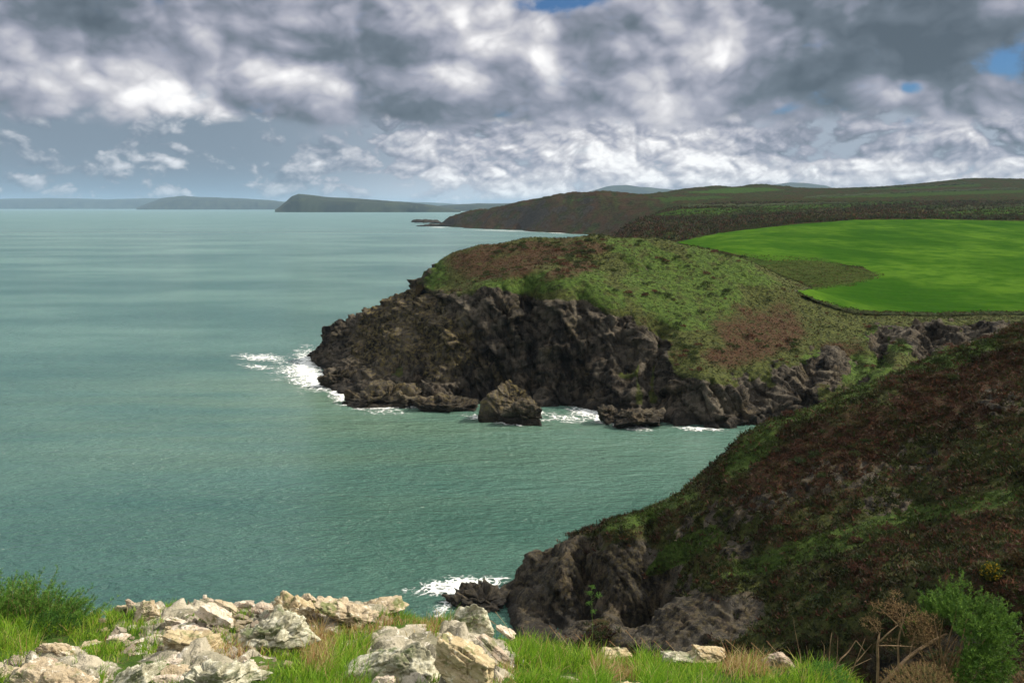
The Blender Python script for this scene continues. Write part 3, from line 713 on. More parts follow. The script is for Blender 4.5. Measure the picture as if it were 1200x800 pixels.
def stone_mat(name, base, alt, dark, spots, moss, seed, lich=.5, s=1.0):
    m, gg = new_mat(name)
    pos = gg.coord('Object'); oi = E(gg, gg.node('ShaderNodeObjectInfo').outputs['Random'])
    pv_ = gg.node('ShaderNodeVectorMath', operation='ADD'); gg.put(pv_.inputs[0], pos); gg.put(pv_.inputs[1], gg.xyz(oi*40, seed*1.3, oi*17))
    p = E(gg, pv_.outputs[0])
    a_ = gg.noise(p, 5/s, 7, .66); b_ = gg.noise(p, 17/s, 6, .7); c_ = gg.noise(p, 60/s, 4, .7); d_ = gg.noise(gg.scale(p, 1, (1,1,4)), 7/s, 5, .6)
    c = gg.mix(gg.ramp(a_, .36, .64), base, alt)
    c = gg.mix(gg.ramp(d_, .55, .72, 0, .7), c, dark)
    c = gg.mix(gg.ramp(b_ + (a_-.5)*.5, .62-lich*.14, .70-lich*.10, 0, .9), c, spots)
    c = gg.mix(gg.ramp(c_, .60, .68, 0, .7), c, gg.mix(.45, dark, (.02,.02,.018)))
    nz = gg.sep(E(gg, gg.node('ShaderNodeNewGeometry').outputs['Normal']))[2]
    c = gg.mix(gg.ramp(gg.noise(p, 8/s, 5, .7), .53, .63, 0, .85), c, moss)
    finish(gg, c, .9, gg.bump(a_*.5 + b_*.6 + c_*.25, .9, .03*s), .25)
    return m
M_pale = stone_mat('pale_stone', (.50,.42,.30), (.34,.27,.17), (.17,.125,.08), (.66,.61,.50), (.12,.15,.045), 1)
M_white = stone_mat('white_stone', (.62,.54,.44), (.48,.40,.31), (.26,.20,.14), (.74,.70,.63), (.20,.20,.09), 2)
M_tan = stone_mat('tan_stone', (.50,.42,.26), (.36,.28,.16), (.20,.14,.08), (.58,.53,.40), (.16,.17,.07), 3)
M_mott = stone_mat('lichened_stone', (.24,.23,.16), (.38,.36,.25), (.085,.08,.06), (.58,.56,.44), (.12,.15,.06), 4, 1.1, .9)
M_brown = stone_mat('brown_stone', (.36,.28,.21), (.48,.40,.31), (.14,.10,.07), (.58,.54,.47), (.15,.16,.07), 5)
STONE = dict(pale=M_pale, white=M_white, tan=M_tan, mott=M_mott, brown=M_brown)

# ------------------------------------------------------------------ the bluff underfoot
sil = [(-300,700,8.6),(-100,706,8.6),(0,715,8.5),(60,724,8.3),(110,726,8.0),(150,718,7.8),(200,714,7.6),(250,713,7.6),(300,715,7.5),(350,710,7.5),(400,716,7.4),
       (450,720,7.3),(500,728,7.2),(550,740,7.1),(600,756,7.0),(650,770,6.9),(700,776,6.8),(800,780,6.7),(900,781,6.6),(960,794,6.6),(1010,812,6.6),(1100,836,7.0),(1200,846,7.2),(1400,850,7.4),(1600,850,7.4)]
F = [P(*q) for q in sil]
for q in sil:
    x, y, z = P(*q); F += [(x*1.05, y+1.3, z-1.1), (x*1.15, y+3.5, z-4.5), (x*1.3, y+7, z-11)]
for px in (-300, 0, 250, 500, 750, 1000, 1250, 1600):
    F += [P(px, 812 if px < 900 else 870, 5.0)]
for x in (-12, -7, -3, 0, 3, 7, 12): F += [(x, 0.0, 43.4 if x < 4 else 42.8), (x, -8, 43.9), (x, 2.6, 42.95 if x < 4 else 42.4)]
for q in sil:
    x, y, z = P(*q); x5, y5, z5 = P(q[0], 812 if q[0] < 900 else 870, 5.0)
    for t in (.35, .7): F.append((x5+(x-x5)*t, y5+(y-y5)*t, z5+(z-z5)*t - .03))
zF0 = pts_to_rbf(F, .12)
def zF(x, y):
    x = np.asarray(x, float); y = np.asarray(y, float); sh_ = x.shape
    q = np.stack([x.ravel(), y.ravel(), 0*x.ravel()], 1)
    return zF0(x, y) + (fbm(q/.9, 4, 61)*.10 + fbm(q/.22, 3, 62)*.025).reshape(sh_)
xs = np.concatenate([np.arange(-9, -5, .08), np.arange(-5, 1, .025), np.arange(1, 10, .06)]); ys = np.concatenate([np.arange(-6, 4.5, .1), np.arange(4.5, 8.6, .025), np.arange(8.6, 15, .08)])
Xf, Yf = np.meshgrid(xs, ys); Zf = zF(Xf, Yf)
q = np.stack([Xf, Yf, Zf], -1).reshape(-1, 3); fpx, fpy = proj(q[:,0], q[:,1], q[:,2]); nzf = fbm(q/.5, 4, 65)
bare = blobmask(fpx, fpy, [(235,745,85,46,0),(330,730,80,24,0),(60,786,70,24,0),(410,716,50,10,10),(470,775,70,40),(545,775,60,40)], nzf*.7)*(Yf.ravel() > 4)
fa_, fe_ = facets(q/.16 + .2*np.stack([gnoise(q/.1, 3)]*3, 1), 66); fb_, fe2_ = facets(q*np.array([1,1,2])/.42, 67)
Zf = Zf + (bare*(fa_*.045 + fb_*.09 - .03*np.exp(-(fe_/.08)**2))).reshape(Zf.shape)
m, gg = new_mat('turf_ground')
pos = E(gg, gg.node('ShaderNodeNewGeometry').outputs['Position'])
n1 = gg.noise(pos, 2.2, 6, .65); n2 = gg.noise(pos, 14, 5, .7)
c = gg.mix(gg.ramp(n1, .36, .64), (.035,.075,.010), (.075,.120,.022)); c = gg.mix(gg.ramp(n2, .52, .68, 0, .8), c, (.12,.08,.045))
n5 = gg.noise(pos, 30, 5, .7); st = gg.mix(gg.ramp(n1, .36, .62), (.20,.19,.13), (.50,.45,.35)); st = gg.mix(gg.ramp(n5, .55, .68, 0, .8), st, (.10,.095,.07)); st = gg.mix(gg.ramp(n2, .56, .66), st, (.62,.58,.50))
br = gg.sep(gg.attr('cover'))[0]; c = gg.mix(gg.ramp(br + (n2-.5)*.9, .42, .62), c, st)
finish(gg, c, .95, gg.bump(n1 + n2*.8 + n5*.3, 1, .04), .1)
bluff = mesh_obj('grassy_bluff', np.stack([Xf, Yf, Zf], -1).reshape(-1, 3), grid_faces(*Xf.shape), m, attrs={'cover': np.stack([bare, bare, bare, 1+0*bare], 1)}); tag(bluff, kind='structure')
def hit(px, py, y0=3.2, y1=9.5):
    Ys = np.linspace(y0, y1, 420); q = np.array([P(px, py, y) for y in Ys]); zz = zF(q[:,0], q[:,1])
    k = np.argmax(q[:,2] < zz)
    if q[k,2] >= zz[k]: k = int(np.argmin(q[:,2]-zz))
    return q[k]

FOOT = []
def rock(px, py, w, h, style, label, roll=0, depth=1.0, sub=6, yaw=None, name='rock', Y=None, **kw):
    """a rock seen at (px, py), w by h photo pixels, rolled by roll degrees, half sunk in the turf"""
    seed = int(px*7 + py*13) % 9973
    rr_ = math.radians(abs(roll)); hh = abs(w*math.sin(rr_))*.5 + abs(h*math.cos(rr_))*.5
    if Y is None: Y = hit(px, py + hh*.8)[1]
    k = Y/FPX
    half = (w*k*.54, (w*.5 + h*.5)*.5*k*depth, h*k*.62)
    half = (half[0]*1.04, half[1], half[2]*(.84 if w > 24 else 1)); p, f = rock_shape(half, seed, sub, **kw)
    yw = yaw if yaw is not None else ((seed % 50)-25)
    p = p@rot(0, 0, math.radians(yw)*min(1, h/w)).T
    p = p@rot(0, math.radians(roll), 0).T
    p = p@rot(-PITCH*.5, 0, 0).T
    c = np.array(P(px, py + h*.15, Y + half[1]*.35))
    o = mesh_obj(name, p, f, STONE[style], loc=c); tag(o, label, 'rock')
    FOOT.append((px, py, w*.5, h*.5, roll, c[0], c[1], half[0], half[1]))
    return o
R = rock
R(172,712,24,26,'pale','pointed pale rock alone on the crest right of the leafy bush',0,1.0,point=.55)
R(142,714,16,11,'pale','low cream stone on the crest just left of the pointed pale rock',10)
R(155,708,10,13,'brown','small brown stone tucked against the pointed pale rock on the skyline',-15)
R(102,727,7,5,'pale','tiny pale stone in the turf, close to the foot of the leafy bush',0,sub=5)
R(121,727,9,5,'white','tiny whitish stone below the withered flower head in the turf',0,sub=5)
R(67,760,44,26,'pale','blocky pale rock with a notched top, set above a flat slab at the left',8,.8,layers=.05)
R(55,776,40,12,'brown','flat lichened slab wedged under the blocky notched rock',3,.9,layers=.06)
R(66,797,104,34,'pale','broad rounded pale boulder along the bottom edge at the left corner',4,.8,layers=.04,planes=12)
R(6,788,34,16,'pale','pale rock cut by the left edge of the picture, beside a broad boulder',4)
R(139,746,28,9,'brown','low brown stone in the turf above the reddish dead twig',-6,sub=5)
R(101,755,20,6,'pale','thin pale stone lying flush in the grass left of the reddish dead twig',-14,sub=5)
R(156,753,30,6,'brown','narrow sloping stone half buried right of the reddish dead twig',-18,sub=5)
R(155,789,74,26,'mott','sloping grey lichened rock rising from the bottom edge towards the flat tan slab',-28,.9,layers=.05)
R(221,753,66,26,'tan','large flat-topped tan slab with square left end at the middle of the slab pile',8,.9,planes=6,sharp=60,layers=.04)
R(217,774,44,11,'white','white slab directly beneath the large flat-topped tan slab',6,1,layers=.05)
R(207,786,38,11,'pale','lower cream slab of the stack under the large tan slab, second from its base',4,1,layers=.05)
R(196,797,40,12,'white','bottom white slab of the stack at the lower edge under the tan slab',-4,1)
R(257,720,48,13,'white','long white slab tilted down to the right above the slab pile',31,1.1,planes=5,sharp=60)
R(266,709,34,10,'pale','cream slab lying parallel behind the long tilted white slab',28,1)
R(205,727,26,10,'white','short white slab at the upper left of the slab pile',14,1)
R(217,723,8,8,'white','small round white stone resting at the left end of the slab pile',0,1,sub=5)
R(230,736,42,8,'white','slender white slab lying along the back of the flat tan slab',9,1,planes=5)
R(198,737,9,10,'pale','small upright cream stone at the left end of the slender white slab',0,1,sub=5)
R(241,749,32,9,'white','white slab leaning down the right end of the flat tan slab',33,1)
R(245,705,18,10,'brown','brownish knobbly rock on the skyline above the long tilted white slab',8,1)
R(240,698,5,5,'white','white pebble perched on the brownish knobbly skyline rock',0,1,sub=3)
R(284,709,8,10,'white','small white upright stone on the skyline right of the tilted slabs',0,1,sub=5)
R(293,710,17,12,'brown','brown rounded rock on the skyline next to the small white upright stone',12,1)
R(309,713,26,15,'brown','wide grey-brown rock on the skyline left of the big cream slab',5,1)
R(345,711,48,30,'tan','big cream-yellow rock at the highest point of the crest',18,.8,planes=7)
R(362,701,22,14,'pale','pinkish stone on top of the big cream-yellow crest rock',10,1)
R(318,738,84,40,'mott','dark lichen-crusted outcrop sloping below the skyline rocks at the centre left',-12,.9,planes=12,rough=.09)
R(311,731,18,5,'white','white sliver of stone lying on the dark lichen-crusted outcrop',-38,1,sub=5,Y=7.0)
R(343,731,11,9,'white','small white stone at the right end of the dark lichen-crusted outcrop',0,1,sub=5)
R(290,778,20,15,'white','rounded white stone in a hollow by the tuft of dry red grass',-6,1)
R(250,792,86,30,'mott','mossy lichened rock at the bottom edge left of the rounded white stone',-8,.9,rough=.09)
R(408,716,66,22,'pale','long pale lichened outcrop descending to the right along the crest',16,.9,layers=.04,rough=.08)
R(447,708,44,15,'pale','cream rock with a grassy skirt on the crest right of the long pale outcrop',-4,1)
R(552,724,50,36,'mott','pointed grey-green rock standing up against the surf below',6,.8,point=.5,planes=6)
R(591,738,24,9,'white','small white slab leaning down beside the pointed grey-green rock',36,1)
R(474,770,86,64,'mott','big peaked lichen-mottled boulder with white patches at the bottom centre',4,.7,sub=6,point=.42,planes=8,layers=.03)
R(450,797,30,22,'white','white stone at the foot of the big peaked mottled boulder',-10,1)
R(541,772,78,58,'tan','big tan slab-sided boulder leaning right of the peaked mottled boulder',28,.7,sub=6,planes=6,sharp=60,layers=.035)
R(578,758,60,12,'brown','thin brown slab leaning along the right side of the big tan boulder',38,.8,layers=.04)
R(726,764,38,13,'tan','tan stone showing above the grass right of the tall weed stalk',4,1)
R(793,770,40,11,'mott','grey low stone in the grass edge near the middle of the right grass bank',2,1)
R(832,764,46,14,'tan','tan rounded stone on the crest of the right grass bank',5,1)
R(914,770,36,15,'brown','brownish stone at the right end of the grass bank near the bare twigs',10,1)
R(735,806,44,12,'tan','tan stone at the bottom edge in the right grass bank',0,1)
R(668,796,26,10,'brown','small brown stone in the grass right of the big tan boulder',8,1,sub=5)

stones = []
rs = np.random.default_rng(17)
for k in range(7):
    p_, f_ = rock_shape((1, .85, .6), 800+k, 4); me = bpy.data.meshes.new('stone'); me.from_pydata(p_.tolist(), [], f_.tolist()); me.shade_smooth(); me.materials.append((M_pale, M_white, M_brown, M_mott, M_tan, M_pale, M_white)[k]); stones.append(me)
for (cx, cy, rx, ry, cnt) in [(235,742,62,26,62),(330,722,70,12,46),(40,788,60,14,16),(420,716,60,8,16),(310,765,50,22,26),(140,750,40,16,10),(520,780,50,16,10)]:
    for k in range(cnt):
        px = cx + rs.normal()*rx*.55; py = cy + rs.normal()*ry*.55
        if not (py < 800): continue
        q = hit(px, py); sz = rs.uniform(3, 9)*(1.3 if rs.random() < .2 else 1)*q[1]/FPX
        o = bpy.data.objects.new('stone', stones[rs.integers(0, 7)]); col.objects.link(o); o.location = q + np.array([0, 0, sz*.15]); o.scale = (sz*rs.uniform(.7, 1.5), sz, sz*rs.uniform(.6, 1.1)); o.rotation_euler = (rs.normal()*.3, rs.normal()*.4, rs.uniform(0, 6.28))
        tag(o, 'small loose stone lying among the slabs and turf of the rocky crest', 'stone', 'loose stones on the rocky crest')
# ------------------------------------------------------------------ grass on the bluff
def blades(base, ang, lean, length, width, colr, segs=3):
    """curved grass blades, one ribbon each"""
    N = len(base); T = np.linspace(0, 1, segs+1); d = np.stack([np.cos(ang), np.sin(ang), 0*ang], 1); sd = np.stack([-np.sin(ang), np.cos(ang), 0*ang], 1)
    sw = rng.uniform(0, 6.28, N); sd = np.stack([np.cos(sw), np.sin(sw), 0*sw], 1)
    V = np.zeros((N, segs+1, 2, 3))
    for i, t in enumerate(T):
        c = base + d*(lean*length*t**1.8)[:,None]; c[:,2] += length*t*(1 - .35*lean*t)
        w = width*(1-t)**.7*.5 + .0004
        V[:,i,0] = c - sd*w[:,None]; V[:,i,1] = c + sd*w[:,None]
    v = V.reshape(-1, 3); k = np.arange(N)[:,None]*(segs+1)*2; fs = []
    for i in range(segs): fs.append(np.stack([k[:,0]+2*i, k[:,0]+2*i+1, k[:,0]+2*i+3, k[:,0]+2*i+2], 1))
    shade = np.ones((1, segs+1, 1, 1))
    cc = np.broadcast_to(colr[:,None,None,:]*shade, (N, segs+1, 2, 3)).reshape(-1, 3)
    return v, np.concatenate(fs), np.concatenate([cc, np.ones((len(cc),1))], 1)
M_grass = leaf_mat('grass_blades', .45, .55)
NB = 350000
gx = rng.uniform(-6.5, 6.5, NB); gy = rng.uniform(4.4, 9.6, NB)
gp = np.stack([gx, gy, 0*gx], 1); cl = fbm(gp/.45, 3, 71); cl2 = fbm(gp/1.4, 3, 72)
keep = rng.random(NB) < sstep(-.55, .25, cl)*.85 + .12
gz = zF(gx, gy); gpx, gpy = proj(gx, gy, gz)
keep &= (gpx > -60) & (gpx < 1260) & (gpy > 690) & (gpy < 880)
for (px, py, w, h, ro, cx, cy, hx, hy) in FOOT:
    a_ = math.radians(ro); ddx = (gpx-px)*math.cos(a_) + (gpy-py)*math.sin(a_); ddy = -(gpx-px)*math.sin(a_) + (gpy-py)*math.cos(a_)
    keep &= ~(((ddx/(w*1.02))**2 + (ddy/(h*1.15+2))**2 < 1) & (rng.random(NB) < .985))
    keep &= ~((((gx-cx)/(hx*.9))**2 + ((gy-cy)/(hy*.9))**2 < 1))
    if h > 9:                                            # shorter turf just in front of a rock's face
        pass
# sparse on the rocky part
sparse = blobmask(gpx, gpy, [(240,745,95,60,0),(60,785,70,26,0),(400,720,50,14,12),(330,725,50,30,0)], cl*.4)
keep &= rng.random(NB) > sparse*.55
i_ = np.where(keep)[0]; gx, gy, gz, cl, cl2, gpx, gpy = [q[i_] for q in (gx, gy, gz, cl, cl2, gpx, gpy)]
N = len(i_)
tall = blobmask(gpx, gpy, [(400,770,70,50,0),(800,780,220,40,3),(10,730,80,60,0),(560,720,60,30,10),(640,770,50,30,0)], cl*.3)
ln = (.045 + .075*sstep(-.4, .5, cl) + .12*tall*rng.random(N)**1.5)*rng.uniform(.6, 1.25, N)
for (px, py, w, h, ro, cx, cy, hx, hy) in FOOT:            # blades stay short where they would cover a rock face
    front = (np.abs(gpx-px) < w*.9) & (gpy > py) & (gpy < py + h + 26); ln = np.where(front, np.minimum(ln, .055 + .05*rng.random(N)), ln)
pal = np.array([(.11,.25,.014),(.18,.34,.022),(.26,.41,.035),(.07,.165,.014),(.40,.44,.07),(.32,.48,.045)])
dry = np.array([(.46,.35,.16),(.38,.24,.10),(.55,.44,.22),(.34,.18,.08)])
ci = np.clip((cl2*3 + 2.3 + rng.normal(size=N)*1.1), 0, 5).astype(int); gc = pal[ci]
dm = np.clip(blobmask(gpx, gpy, [(470,738,55,10,0),(275,765,30,14,-20),(365,745,30,26,30),(372,780,18,16,0),(560,790,40,20,0),(720,790,30,10,0),(880,785,40,12,0),(430,735,50,12,0)], cl*.5)*.75 + .07, 0, 1)
gc = np.where((rng.random(N) < dm)[:,None], dry[rng.integers(0, 4, N)], gc)
v, f, c = blades(np.stack([gx, gy, gz-.01], 1), rng.normal(.3, 1.5, N), rng.uniform(.1, .9, N), ln, rng.uniform(.003, .0065, N), gc)
g_o = mesh_obj('grass', v, f, M_grass, attrs={'tint': c}); tag(g_o, kind='stuff')

# ------------------------------------------------------------------ bushes, twigs, stalks
def tubes(paths, sides=6):
    vs, fs, n = [], [], 0
    for pts, rad in paths:
        pts = np.array(pts, float); rad = np.array(rad, float)
        if len(pts) > 2:                                   # smooth the path
            t = np.arange(len(pts)); tt = np.linspace(0, len(pts)-1, (len(pts)-1)*4+1)
            pts = np.stack([np.interp(tt, t, pts[:,k]) for k in range(3)], 1); rad = np.interp(tt, t, rad)
            for _ in range(2): pts[1:-1] = (pts[:-2] + 2*pts[1:-1] + pts[2:])/4
        tg = np.gradient(pts, axis=0); tg /= np.linalg.norm(tg, axis=1, keepdims=True) + 1e-9
        a_ = np.cross(tg, [.31,.87,.39]); a_ /= np.linalg.norm(a_, axis=1, keepdims=True) + 1e-9; b_ = np.cross(tg, a_)
        ph = np.arange(sides)/sides*2*math.pi
        ring = pts[:,None] + rad[:,None,None]*(a_[:,None]*np.cos(ph)[None,:,None] + b_[:,None]*np.sin(ph)[None,:,None])
        m_ = len(pts); vs.append(ring.reshape(-1, 3)); i = np.arange(m_*sides).reshape(m_, sides) + n; j = np.roll(i, -1, 1)
        fs.append(np.stack([i[:-1], j[:-1], j[1:], i[1:]], -1).reshape(-1, 4)); n += m_*sides
    return np.concatenate(vs), np.concatenate(fs)
def sprigs(cent, axis, length, nn, nl, nw, colr, seed, spread=.9):
    """needle-leaved sprigs: nn thin pointed leaves round each little axis"""
    r = np.random.default_rng(seed); N = len(cent); M = N*nn
    c = np.repeat(cent, nn, 0); a_ = np.repeat(axis, nn, 0); L = np.repeat(length, nn)
    t = r.random(M); d = r.normal(size=(M, 3)); d -= a_*(d*a_).sum(1, keepdims=True); d /= np.linalg.norm(d, axis=1, keepdims=True)+1e-9
    d = d*spread + a_*r.uniform(.4, 1.0, M)[:,None]; d /= np.linalg.norm(d, axis=1, keepdims=True)
    b = c + a_*(L*t)[:,None]; s_ = np.cross(d, r.normal(size=(M,3))); s_ /= np.linalg.norm(s_, axis=1, keepdims=True)+1e-9
    l = (nl*r.uniform(.6, 1.2, M))[:,None]; w = (nw*r.uniform(.7, 1.3, M))[:,None]
    v = np.stack([b - s_*w, b + s_*w, b + d*l], 1).reshape(-1, 3)
    cc = np.repeat(np.repeat(colr, nn, 0)*r.uniform(.75, 1.25, (M,1)), 3, 0)
    return v, np.arange(M*3).reshape(-1, 3), np.concatenate([cc, np.ones((M*3,1))], 1)
def root(name, label, cat, loc, group=None):
    o = bpy.data.objects.new(name, None); col.objects.link(o); o.location = loc; tag(o, label, cat, group); return o
def bark(name, c0, c1):
    m, gg = new_mat(name); p = gg.coord('Object'); a_ = gg.noise(gg.scale(p, 1, (1,1,.3)), 60, 5, .7)
    finish(gg, gg.mix(gg.ramp(a_, .35, .65), c0, c1), .9, gg.bump(a_, .8, .004), .2); return m
M_bark = bark('gorse_bark', (.16,.10,.05), (.30,.21,.12)); M_dead = bark('dead_wood', (.13,.085,.05), (.28,.20,.12)); M_red = bark('reddish_wood', (.26,.12,.07), (.42,.24,.14))
r = np.random.default_rng(99)
def lumps(cent, radii, n, amp, seed, cut=None):
    r_ = np.random.default_rng(seed); d = r_.normal(size=(n, 3)); d /= np.linalg.norm(d, axis=1, keepdims=True)
    k = 1 + amp*fbm(d*2.2 + seed, 3, seed); rad = (r_.random(n)**.22)*k
    p = np.array(cent) + d*rad[:,None]*np.array(radii)
    return p, d
def to_local(v, loc): return v - np.array(loc)

# gorse bush at the right
YG = 7.2; kG = YG/FPX
gb = np.array(P(1120, 812, YG)); o = root('gorse_bush', 'rounded bright green gorse bush beside the brown dead twigs at the lower right', 'bush', gb)
ct, cd = lumps(P(1127, 752, YG), (53*kG, 48*kG, 57*kG), 190, .34, 21)
pts = np.repeat(ct, 24, 0) + r.normal(size=(190*24, 3))*.040 + np.repeat(cd, 24, 0)*r.uniform(0, .05, 190*24)[:,None]; dirs = np.repeat(cd, 24, 0)
px_, py_ = proj(pts[:,0], pts[:,1], pts[:,2])
hole = ((px_-1092)/34)**2 + ((py_-760)/40)**2 + fbm(pts*9, 2, 4)*.5 < 1      # the bare, dead side
pts, dirs = pts[~hole], dirs[~hole]
ax = dirs*.7 + np.array([0, 0, .55]) + r.normal(size=pts.shape)*.35; ax /= np.linalg.norm(ax, axis=1, keepdims=True)
tn = np.array([(.050,.115,.016),(.080,.160,.022),(.120,.215,.035),(.062,.130,.026)])[r.integers(0, 4, len(pts))]
v, f, c = sprigs(pts, ax, r.uniform(.03, .065, len(pts)), 16, .022, .0026, tn, 22)
mesh_obj('foliage', to_local(v, gb), f, M_leaf, o, smooth=False, attrs={'tint': c})
pts, dirs = lumps(P(1094, 768, YG), (34*kG, 34*kG, 34*kG), 700, .3, 25); ax = dirs + r.normal(size=pts.shape)*.6; ax /= np.linalg.norm(ax, axis=1, keepdims=True)
v, f, c = sprigs(pts, ax, r.uniform(.03, .06, len(pts)), 10, .014, .0013, np.array([(.12,.075,.04),(.18,.12,.06),(.08,.05,.03)])[r.integers(0,3,len(pts))], 26)
mesh_obj('withered_foliage', to_local(v, gb), f, M_leaf, o, smooth=False, attrs={'tint': c})
pa = []
for k in range(26):
    tip, _ = lumps(P(1118, 755, YG), (50*kG, 40*kG, 48*kG), 1, .2, 300+k); b0 = np.array(P(1105+r.uniform(-14, 20), 812, YG)); md = (b0*.5+tip[0]*.5) + r.normal(size=3)*.04
    pa.append(([b0, md, tip[0]], [.012, .007, .0025]))
v, f = tubes(pa); mesh_obj('stem', to_local(v, gb), f, M_bark, o)

# dead gorse beside it
YD = 7.0; kD = YD/FPX
db = np.array(P(1040, 806, YD)); o = root('dead_gorse', 'dead brown gorse with bare forked stems leaning against the green gorse bush', 'bush', db)
def pp(lst, Y): return [P(px, py, Y + dy) for px, py, dy in lst]
pa = [(pp([(1028,806,0),(1029,775,.02),(1028,755,0),(1031,740,.03)], YD), [.011,.010,.009,.006]), (pp([(1030,752,0),(1040,742,-.03),(1052,732,0)], YD), [.007,.006,.003]),
      (pp([(1030,806,.05),(1050,785,.1),(1066,768,.15),(1090,752,.25),(1110,742,.3)], YD), [.016,.017,.015,.012,.008]), (pp([(1052,806,.1),(1053,780,.1),(1052,752,.12),(1056,735,.1),(1062,714,.12)], YD), [.009,.008,.007,.006,.003]),
      (pp([(1028,756,0),(1045,756,-.03),(1068,757,0)], YD), [.005,.004,.0025]), (pp([(1031,742,.03),(1025,734,.05),(1018,727,.02)], YD), [.005,.004,.002]),
      (pp([(1056,735,.1),(1042,722,.1),(1030,711,.08)], YD), [.005,.004,.002]), (pp([(1060,745,.15),(1050,716,.12),(1046,698,.14)], YD), [.005,.003,.0015]),
      (pp([(1066,768,.15),(1072,740,.2),(1080,716,.2)], YD), [.006,.004,.002]), (pp([(1058,730,.1),(1056,708,.1),(1053,695,.08)], YD), [.003,.002,.0012])]
v, f = tubes(pa, 8); mesh_obj('stem', to_local(v, db), f, M_dead, o)
vs, fs, cs, n = [], [], [], 0
for (px, py, rx, ry, cnt) in [(1022,731,12,6,130),(1036,712,16,6,130),(1060,719,19,11,210),(1078,738,15,20,380),(1050,702,5,11,60),(1047,754,11,5,40),(1088,735,12,20,200)]:
    pts, dirs = lumps(P(px, py, YD+.1), (rx*kD, 14*kD, ry*kD), cnt, .4, int(px)); ax = dirs*.6 + np.array([-.4,0,.5]) + r.normal(size=pts.shape)*.5; ax /= np.linalg.norm(ax, axis=1, keepdims=True)
    v, f, c = sprigs(pts, ax, r.uniform(.02, .05, cnt), 10, .012, .0012, np.array([(.25,.165,.08),(.17,.105,.05),(.32,.22,.11),(.11,.07,.035)])[r.integers(0,4,cnt)], int(px)+1)
    vs.append(v); fs.append(f+n); cs.append(c); n += len(v)
mesh_obj('withered_foliage', to_local(np.concatenate(vs), db), np.concatenate(fs), M_leaf, o, smooth=False, attrs={'tint': np.concatenate(cs)})

def dome_bush(name, label, px, py, w, h, Y, tints, n, seed, nl=.012, nw=.0013, ln=(.02, .045), up=.6, amp=.3):
    k = Y/FPX; b = np.array(P(px, py + h*.5, Y)); o = root(name, label, 'bush', b)
    pts, dirs = lumps(P(px, py + h*.15, Y), (w*.5*k, w*.4*k, h*.62*k), n, amp, seed); ax = dirs + np.array([0,0,up]) + r.normal(size=pts.shape)*.4; ax /= np.linalg.norm(ax, axis=1, keepdims=True)
    v, f, c = sprigs(pts, ax, r.uniform(*ln, n), 14, nl, nw, np.array(tints)[r.integers(0, len(tints), n)], seed+1)
    mesh_obj('foliage', to_local(v, b), f, M_leaf, o, smooth=False, attrs={'tint': c})
    pa = [([b + r.normal(size=3)*[.03,.03,.005], b*.5 + q*.5 + r.normal(size=3)*.02, q], [.006,.004,.0015]) for q in pts[::max(1, n//18)]]
    v, f = tubes(pa, 5); mesh_obj('stem', to_local(v, b), f, M_bark, o); return o
dome_bush('heather_bush', 'low brown withered heather mound in front of the gorse stems at the bottom edge', 1078, 800, 92, 46, 6.5, [(.22,.15,.07),(.30,.20,.10),(.15,.10,.05),(.17,.16,.06)], 1500, 41)
dome_bush('gorse_sprig', 'small bright green gorse clump at the right end of the grass bank below bare twigs', 966, 796, 62, 44, 6.5, [(.05,.15,.02),(.08,.20,.03),(.11,.25,.05)], 900, 43, .016, .0015)
dome_bush('heather_bush', 'small brown withered heather cut by the right edge of the picture beyond the gorse', 1200, 800, 30, 34, 7.3, [(.24,.16,.09),(.16,.11,.06)], 380, 47)
dome_bush('broom_bush', 'dark green low bush in the left grass right behind the blocky notched rock', 62, 742, 76, 50, 7.4, [(.035,.10,.015),(.05,.13,.02),(.03,.075,.015)], 1300, 51, .018, .0022, (.03,.06))
Yg = np.linspace(55, 100, 400); qg = np.array([P(1162, 676, y) for y in Yg]); zg = zAf(qg[:,0], qg[:,1]); kg = int(np.argmax(qg[:,2] < zg + .2))
dome_bush('gorse_bush', 'small gorse bush with yellow flowers on the dark hillside above the rounded green one', 1162, 667, 22, 16, Yg[kg], [(.06,.09,.02),(.09,.12,.025),(.45,.32,.02),(.05,.07,.015)], 900, 57, .10, .02, (.1, .25))
# bare twigs
tb = np.array(P(985, 806, 6.6)); o = root('bare_shrub', 'leafless forked brown twigs rising above the small green gorse clump', 'shrub', tb)
Yt = 6.7
pa = [(pp([(975,800,0),(982,774,0),(994,764,.03),(1003,750,.05)], Yt), [.005,.006,.005,.003]), (pp([(1003,750,.05),(1010,758,.02),(1014,764,0)], Yt), [.003,.002,.001]),
      (pp([(970,800,0),(972,766,.05),(973,752,.03),(975,740,.05)], Yt), [.004,.003,.003,.0015]), (pp([(962,790,0),(967,757,.03),(962,750,0)], Yt), [.003,.002,.001]), (pp([(980,790,.02),(981,766,.03),(982,744,.05)], Yt), [.003,.002,.0012]),
      (pp([(992,800,0),(1002,778,.03),(1008,762,0),(1014,747,.03)], Yt), [.005,.004,.003,.0015]), (pp([(1004,775,.03),(1015,762,.06),(1022,754,.04)], Yt), [.004,.003,.0015]), (pp([(990,786,.03),(1008,777,.03),(1021,771,.03)], Yt), [.004,.003,.0015]),
      (pp([(940,800,0),(938,770,.04),(932,740,.02),(929,722,0)], Yt), [.003,.002,.0015,.0008]), (pp([(945,800,0),(948,776,.02),(945,756,0)], Yt), [.003,.002,.001])]
v, f = tubes(pa); mesh_obj('twig', to_local(v, tb), f, M_dead, o)
